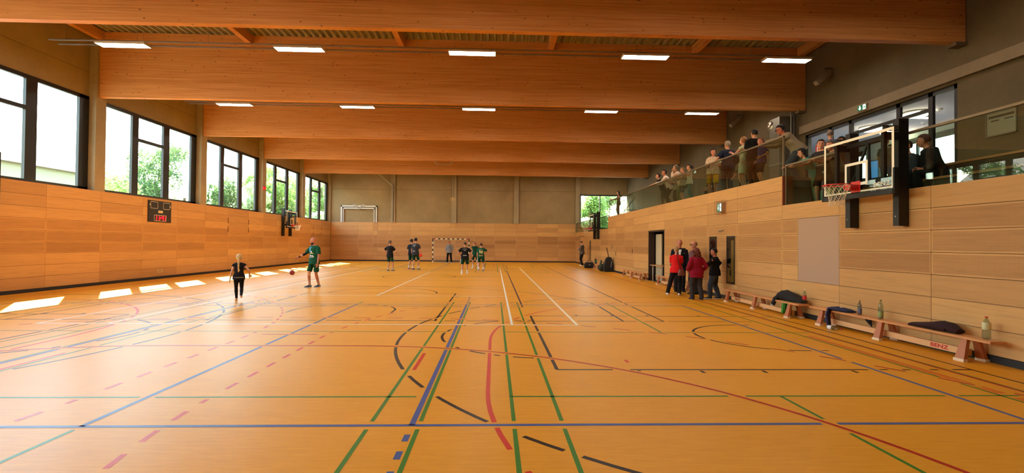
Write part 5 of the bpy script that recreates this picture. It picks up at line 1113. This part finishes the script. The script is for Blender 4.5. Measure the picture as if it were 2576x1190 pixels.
# --- group before the benches
person('short-haired blonde woman in red T-shirt and black trousers with brown shoulder bag', (6.23,16.62,0), 1.66, 68, sex='f', hair=('short', (176,136,96)), top=(214,28,30), sleeve='short', bottom=(24,22,24), leg='long', shoe=(226,214,206), rh='cross', lh='cross', rf=(.12,-.04,0), lf=(-.26,.02,0), hip=(.02,0,.86), loose=1.25, look=(-8,0), build=1.04,
       extras=(lambda c: MB().rings([ring(V((.19,-.16,z)), V((.9,.3,0)), V((-.3,.9,0)), w, .05, 10) for z, w in ((.66,.12),(.68,.135),(.8,.115),(.87,.085))]).build('shoulder_bag', mat('brown leather', (120,62,50), .5), c['t'], True), lambda c: MB().tube([(.17,-.17,.86),(.1,-.165,1.1),(.05,-.15,1.36),(.04,-.03,1.44),(.09,.1,1.3),(.2,.05,1.0),(.22,-.08,.86)], [(.016,.005)]*7, 6).build('bag_strap', mat('brown strap', (92,50,44), .6), c['t'])))
person('grey-haired man in navy suit jacket and white open shirt facing the woman in red', (6.76,17.66,0), 1.90, 252, skin=(200,128,106), hair=('thin', (128,112,104)), top=(24,26,38), sleeve='long', bottom=(26,26,32), leg='long', shoe=(24,22,24), sole=(30,28,28), rh='hang', lh='hang', rf=(.12,.02,0), lf=(-.12,0,0), loose=1.4, build=1.08, look=(0,-8), hem=.08,
       extras=(print_on(shape([[(-.06,.14),(.06,.14),(.0,-.2)]]), .36, .1, (236,232,226), False), print_on(shape([[(-.09,.14),(-.06,.14),(.0,-.19),(-.01,-.22)],[(.06,.14),(.09,.14),(.01,-.22),(.0,-.19)]]), .365, .1, (14,16,26), False), print_on(shape([[(.13,.0),(.18,.005),(.18,.015),(.13,.01)]]), .37, .1, (206,200,196), False)))
person('bald man in mauve shirt standing behind the curly-haired woman', (6.96,16.8,0), 1.83, 196, skin=(206,138,110), hair=('thin', (150,120,104)), top=(112,82,92), sleeve='long', bottom=(40,38,42), leg='long', shoe=(30,28,28), sole=(36,34,34), rh='hang', lh='hang', look=(-10,0), loose=1.3, glasses=True)
person('woman with long curly auburn hair in crimson hooded jacket seen from behind', (6.33,15.12,0), 1.60, 92, sex='f', build=1.12, hair=('curly', (100,46,32)), top=(138,14,42), sleeve='long', bottom=(56,52,54), leg='long', shoe=(64,50,46), sole=(60,46,40), rh=(.24,.1,.9), lh=(-.24,.1,.9), rf=(.14,-.04,0), lf=(-.13,.03,0), loose=1.5, hem=.05, rpole=(.5,-1,0), lpole=(-.5,-1,0), extras=(lambda c: MB().rings([ring(c['sp'](z), c['sideT'], c['frontT'], w, d, 12) for z, w, d in ((.42,.13,.16),(.47,.16,.17),(.52,.15,.14),(.54,.11,.1))]).build('hood', cl((130,14,40)), c['t'], True),))
person('dark-haired woman with glasses in black cold-shoulder top and jeans beside the wall strip', (7.02,15.36,0), 1.60, 152, sex='f', build=1.22, skin=(190,116,88), hair=('short', (26,20,20)), top=(18,17,19), sleeve='34', bottom=(56,66,80), leg='long', shoe=(30,30,34), rh=(.26,.02,.98), lh=(-.30,.44,.94), rf=(.1,-.1,0), lf=(-.12,.16,0), look=(8,-6), glasses=True, loose=1.25, rpole=(.8,-.8,0), lpole=(-.4,-.7,-.6),
       extras=(lambda c: wristband(c, 1, (30,26,26), .02), lambda c: MB().ball(c['arms'][1][2].lerp(c['arms'][1][3],.22)+V((-.03,.01,0)), (.045,.05,.05), 10, 8).build('bare_shoulder', skin_mat((206,128,96)), c['t'], True)))
# --- people on the gallery
GZ = ZG
rail = dict(group='spectators along the gallery rail')
def gp(label, x, y, H, hd, **k): return person(label, (x, y, k.pop('z', GZ)), H, hd, 'spectators along the gallery rail', **k)
LEAN = dict(lean=24, hip=(0,-.3,.93), rh=(.2,.34,1.09), lh=(-.18,.36,1.09), rf=(.12,-.34,0), lf=(-.14,-.24,0), rthumb=(-1,0,0), lthumb=(1,0,0))
gp('long dark-haired woman in black top standing at the railing before the square end window', 7.95, 31.2, 1.66, 178, sex='f', hair=('long', (26,20,18)), top=(34,30,26), sleeve='none', bottom=(40,36,30), rh=(.12,.42,1.12), lh=(-.1,.42,1.1), tail=1.3, z=GZ, look=(10,-6))
t = thing('handbag', 'small dark bag on the gallery floor behind the long-haired woman', 'bag', (8.1,32.05,ZT-.02+.0)); MB().rings([ring(V((0,0,z)), V((1,0,0)), V((0,1,0)), w, .1, 12) for z, w in ((.0,.17),(.12,.18),(.3,.12),(.4,.04))]).build('bag_body', M_BAG, t, True); MB().torus((0,0,.4), .09, .012, 14, 5, Matrix.Rotation(PI/2,4,'X')).build('carry_handle', M_BAG, t)
gp('dark-haired man in black T-shirt leaning low over the far part of the rail', 7.88, 23.55, 1.72, 176, hair=('short', (28,20,18)), top=(24,24,28), bottom=(58,54,46), **LEAN)
gp('black-haired man in white shirt leaning on the rail beside the man in black', 7.92, 22.75, 1.86, 160, hair=('short', (26,20,18)), skin=(200,132,102), top=(226,206,190), sleeve='long', bottom=(40,34,28), look=(30,0), **LEAN)
gp('dark person mostly hidden between the white-shirted man and the grey-haired woman', 8.35, 22.2, 1.60, 185, hair=('short', (50,38,30)), top=(150,136,110), bottom=(50,46,40), rh=(.14,.3,1.1), lh=(-.14,.3,1.1))
gp('grey-haired woman in cream sweater leaning on the rail with hand at her chin', 7.92, 21.3, 1.84, 172, sex='f', hair=('bob', (128,112,92)), top=(226,200,176), sleeve='long', bottom=(116,112,70), lean=24, hip=(0,-.3,.93), rh=(.2,.34,1.09), lh='chin', rf=(.12,-.34,0), lf=(-.14,-.24,0), build=1.05, lpole=(-.2,.6,-1))
STR = mat('striped shirt', (226,214,190), .9)
_t = NT(STR); _s = _t.n('SeparateXYZ'); _t.l(_t.pos((1,1,1), True), _s.inputs[0]); _t.l(_t.mix(_t.math('GREATER_THAN', _t.math('FRACT', _t.math('MULTIPLY', _s.outputs[2], 16.)), .55), (226,212,186), (120,70,56)), _t.b.inputs['Base Color'])
gp('small blond child in dark striped shirt and grey shorts looking over the rail', 7.78, 20.0, 1.42, 180, kid=True, hair=('short', (150,112,74)), top=STR, bottom=(84,90,90), leg='shorts', rh=(.12,.26,1.06), lh=(-.12,.26,1.08), legcut=.95)
gp('girl with ponytail in pale striped sleeveless top and teal trousers at the rail', 7.8, 19.35, 1.44, 176, sex='f', kid=True, hair=('tail', (50,34,28)), top=mat('pale stripes', (220,206,180), .9), sleeve='cap', bottom=(92,124,116), leg='leggings', rh=(.2,.2,1.14), lh=(-.14,.26,1.12), rf=(.2,-.2,0), tail=.7)
gp('woman with dark bun in floral blouse and yellow shorts turned to the man in navy', 7.92, 17.5, 1.72, 232, sex='f', hair=('bun', (34,22,22)), skin=(206,132,104), top=mat('floral blouse', (196,160,130), .9), sleeve='short', bottom=(196,146,30), leg='shorts', rh=(.05,.3,1.12), lh=(-.28,.26,1.08), look=(38,4), legcut=1.0, build=1.06, loose=1.4)
_t = NT(MATS['floral blouse']); _v = _t.n('TexVoronoi'); _v.inputs['Scale'].default_value = 22; _t.l(_t.ramp(_v.outputs['Distance'], [(.2,(120,56,48)),(.42,(206,170,140)),(.7,(226,206,176))]), _t.b.inputs['Base Color'])
gp('grey-haired man in navy polo shirt with white collar and dark jeans at the rail', 8.05, 16.65, 1.84, 84, hair=('short', (150,134,120)), top=(28,34,56), bottom=(56,62,72), rh='hang', lh=(-.42,.16,1.1), build=1.06, loose=1.3, look=(14,0), extras=(lambda c: MB().tube([c['sp'](.535)+c['sideT']*(.07*math.cos(a))+c['frontT']*(.062*math.sin(a)) for a in [i*PI/6 for i in range(13)]], .012, 6).build('collar', M_WHITE, c['t'], True),))
gp('blonde woman in pale summer dress clapping beside the man in black T-shirt', 8.0, 15.45, 1.72, 128, sex='f', hair=('bob', (150,104,66)), top=(196,196,160), sleeve='cap', bottom=(186,190,164), leg='skirt', rh=(.06,.36,1.24), lh=(-.05,.36,1.24), hem=.1, shoe=(110,80,60), rpole=(.8,-.5,-.6), lpole=(-.8,-.5,-.6))
gp('broad man in black T-shirt with short dark hair seen from behind at the rail', 7.98, 14.75, 1.80, 96, hair=('short', (24,18,18)), build=1.28, top=(20,18,18), bottom=(32,28,26), leg='long', rh='cross', lh='cross', loose=1.5)
t = thing('cap', 'dark blue cap held over the rail beside the blonde woman', 'cap', (7.62,15.2,GZ+1.0)); MB().ball((0,0,-.08), (.1,.12,.13), 12, 8).build('crown', cl((30,30,46)), t, True); MB().tube([(-.02,.0,-.2),(-.05,.04,-.24)], [(.09,.012),(.05,.008)], 10).build('brim', cl((24,24,38)), t, True)
gp('small red-haired boy in blue vest and dark shorts behind the rail glass', 7.78, 14.0, 1.36, 172, kid=True, hair=('buzz', (130,72,48)), skin=(208,140,112), top=(54,58,110), sleeve='short', bottom=(38,34,36), leg='shorts', rh=(.24,.06,.74), lh=(-.2,.1,.8), legcut=1.0, loose=1.4, look=(12,-10))
gp('man with sunglasses in pale hooded sweatshirt leaning on the rail corner', 7.98, 13.35, 1.84, 155, hair=('short', (24,20,20)), skin=(190,112,84), top=(150,134,108), sleeve='long', bottom=(70,72,76), glasses=True, look=(6,-20), build=1.15, lean=40, hip=(.0,-.42,.88), rh=(.24,.38,1.08), lh=(-.14,.42,1.1), rf=(.14,-.42,0), lf=(-.14,-.3,0), rthumb=(-1,0,0), lthumb=(1,0,0), loose=1.5,
   extras=(lambda c: MB().rings([ring(c['sp'](z)-c['frontT']*.03, c['sideT'], c['frontT'], w, d, 12) for z, w, d in ((.43,.12,.14),(.48,.14,.15),(.53,.12,.12))]).build('hood', cl((142,126,102)), c['t'], True),))
gp('dark child crouching behind the glass left of the woman in yellow shorts', 8.4, 18.75, 1.2, 190, kid=True, hair=('short', (40,30,26)), top=(40,34,30), bottom=(36,32,28), hip=(0,-.1,.34), lean=18, rh=(.16,.26,.4), lh=(-.16,.26,.4), rf=(.14,.12,0), lf=(-.14,.12,0))
gp('dark child in brown shirt bending down behind the blonde woman', 8.5, 16.4, 1.3, 200, kid=True, hair=('short', (36,28,24)), top=(50,40,34), bottom=(38,34,30), lean=48, hip=(0,-.16,.6), rh=(.18,.42,.44), lh=(-.18,.42,.44))
# --- low terrace behind the backboard
TZ = ZT
tp = lambda label, x, y, H, hd, **k: person(label, (x, y, TZ), H, hd, 'spectators on the near terrace', **k)
tp('girl in teal shirt and pale green leggings bent over the terrace rail', 7.84, 12.16, 1.58, 184, sex='f', hair=('long', (22,18,18)), top=(62,138,130), sleeve='short', bottom=(120,148,120), leg='leggings', lean=42, hip=(0,-.36,.86), rh=(.18,.34,1.0), lh=(-.16,.34,1.0), rf=(.12,-.44,0), lf=(-.1,-.26,0), look=(-24,-20), tail=.9, rthumb=(-1,0,0), lthumb=(1,0,0))
tp('boy in charcoal T-shirt with printed chest resting both arms on the terrace rail', 7.95, 11.68, 1.60, 196, kid=True, hair=('short', (44,32,28)), skin=(210,142,112), top=(44,42,44), sleeve='short', bottom=(30,29,30), leg='shorts', lean=14, hip=(0,-.16,.84), rh=(.26,.3,1.02), lh=(-.2,.32,1.03), legcut=1.0, build=1.15, loose=1.4, look=(40,-4), rthumb=(-1,0,0), lthumb=(1,0,0), extras=(print_on(shape([[(-.14,0),(.14,0),(.14,.03),(-.14,.03)],[(-.1,-.05),(.1,-.05),(.1,-.02),(-.1,-.02)]]), .22, .1, (150,146,130), False), print_on(shape([[(.05,0),(.1,0),(.1,.05),(.05,.05)]]), -.05, .1, (170,166,150), False)))
tp('short-haired boy resting his chin on his arms beside the backboard edge', 7.86, 11.2, 1.46, 172, kid=True, hair=('buzz', (92,62,46)), skin=(210,142,112), top=(96,88,74), sleeve='short', bottom=(36,34,34), leg='shorts', lean=20, hip=(0,-.2,.78), rh=(.1,.3,1.0), lh=(-.16,.32,1.01), look=(20,-12), legcut=1.0, loose=1.4, rthumb=(-1,0,0), lthumb=(1,0,0))
tp('woman with glasses in dark jacket standing behind the two boys', 8.75, 12.0, 1.74, 190, sex='f', hair=('short', (40,26,24)), skin=(200,132,106), top=(36,34,40), sleeve='long', bottom=(36,34,36), glasses=True, look=(0,-10))
person('grey-haired man in blue-grey shirt looking away before the foyer glass', (10.75,15.3,GZ+.1), 1.86, 60, hair=('short', (112,96,88)), top=(84,90,106), sleeve='long', bottom=(50,50,56), look=(0,0), loose=1.3)
person('person in grey T-shirt and jeans standing in the foyer seen through the backboard', (12.95,15.75,FZ0), 1.74, 20, sex='f', hair=('short', (60,44,36)), top=(120,116,112), sleeve='short', bottom=(96,112,140), lh='hang', loose=1.2)
SIT = dict(hip=(0,0,.11), rf=(.16,.48,-.43), lf=(-.14,.46,-.43), lean=10, rh=(.14,.34,.2), lh=(-.12,.36,.2))
person('boy with glasses in dark grey shirt sitting on the terrace step right of the backboard', (9.62,10.95,ZT+.475), 1.80, 182, 'seated pair', hair=('short', (40,28,26)), skin=(190,120,98), top=(58,62,74), sleeve='long', bottom=(20,19,20), glasses=True, loose=1.3, **SIT)
person('person in black sweater with pale collar leaning to the seated boy with glasses', (9.65,10.3,ZT+.475), 1.95, 165, 'seated pair', hair=('short', (84,50,40)), skin=(190,118,94), top=(22,20,22), sleeve='long', bottom=(18,17,18), look=(-30,-10), loose=1.4, hip=(0,0,.11), rf=(.16,.48,-.43), lf=(-.14,.46,-.43), lean=16, bend=10, rh=(.14,.36,.2), lh=(-.12,.36,.2), extras=(lambda c: MB().rings([ring(c['sp'](z), c['sideT'], c['frontT'], w, d, 12) for z, w, d in ((.46,.16,.1),(.5,.13,.1),(.55,.075,.075))]).build('collar', cl((170,166,140)), c['t'], True),))
finish_figures()
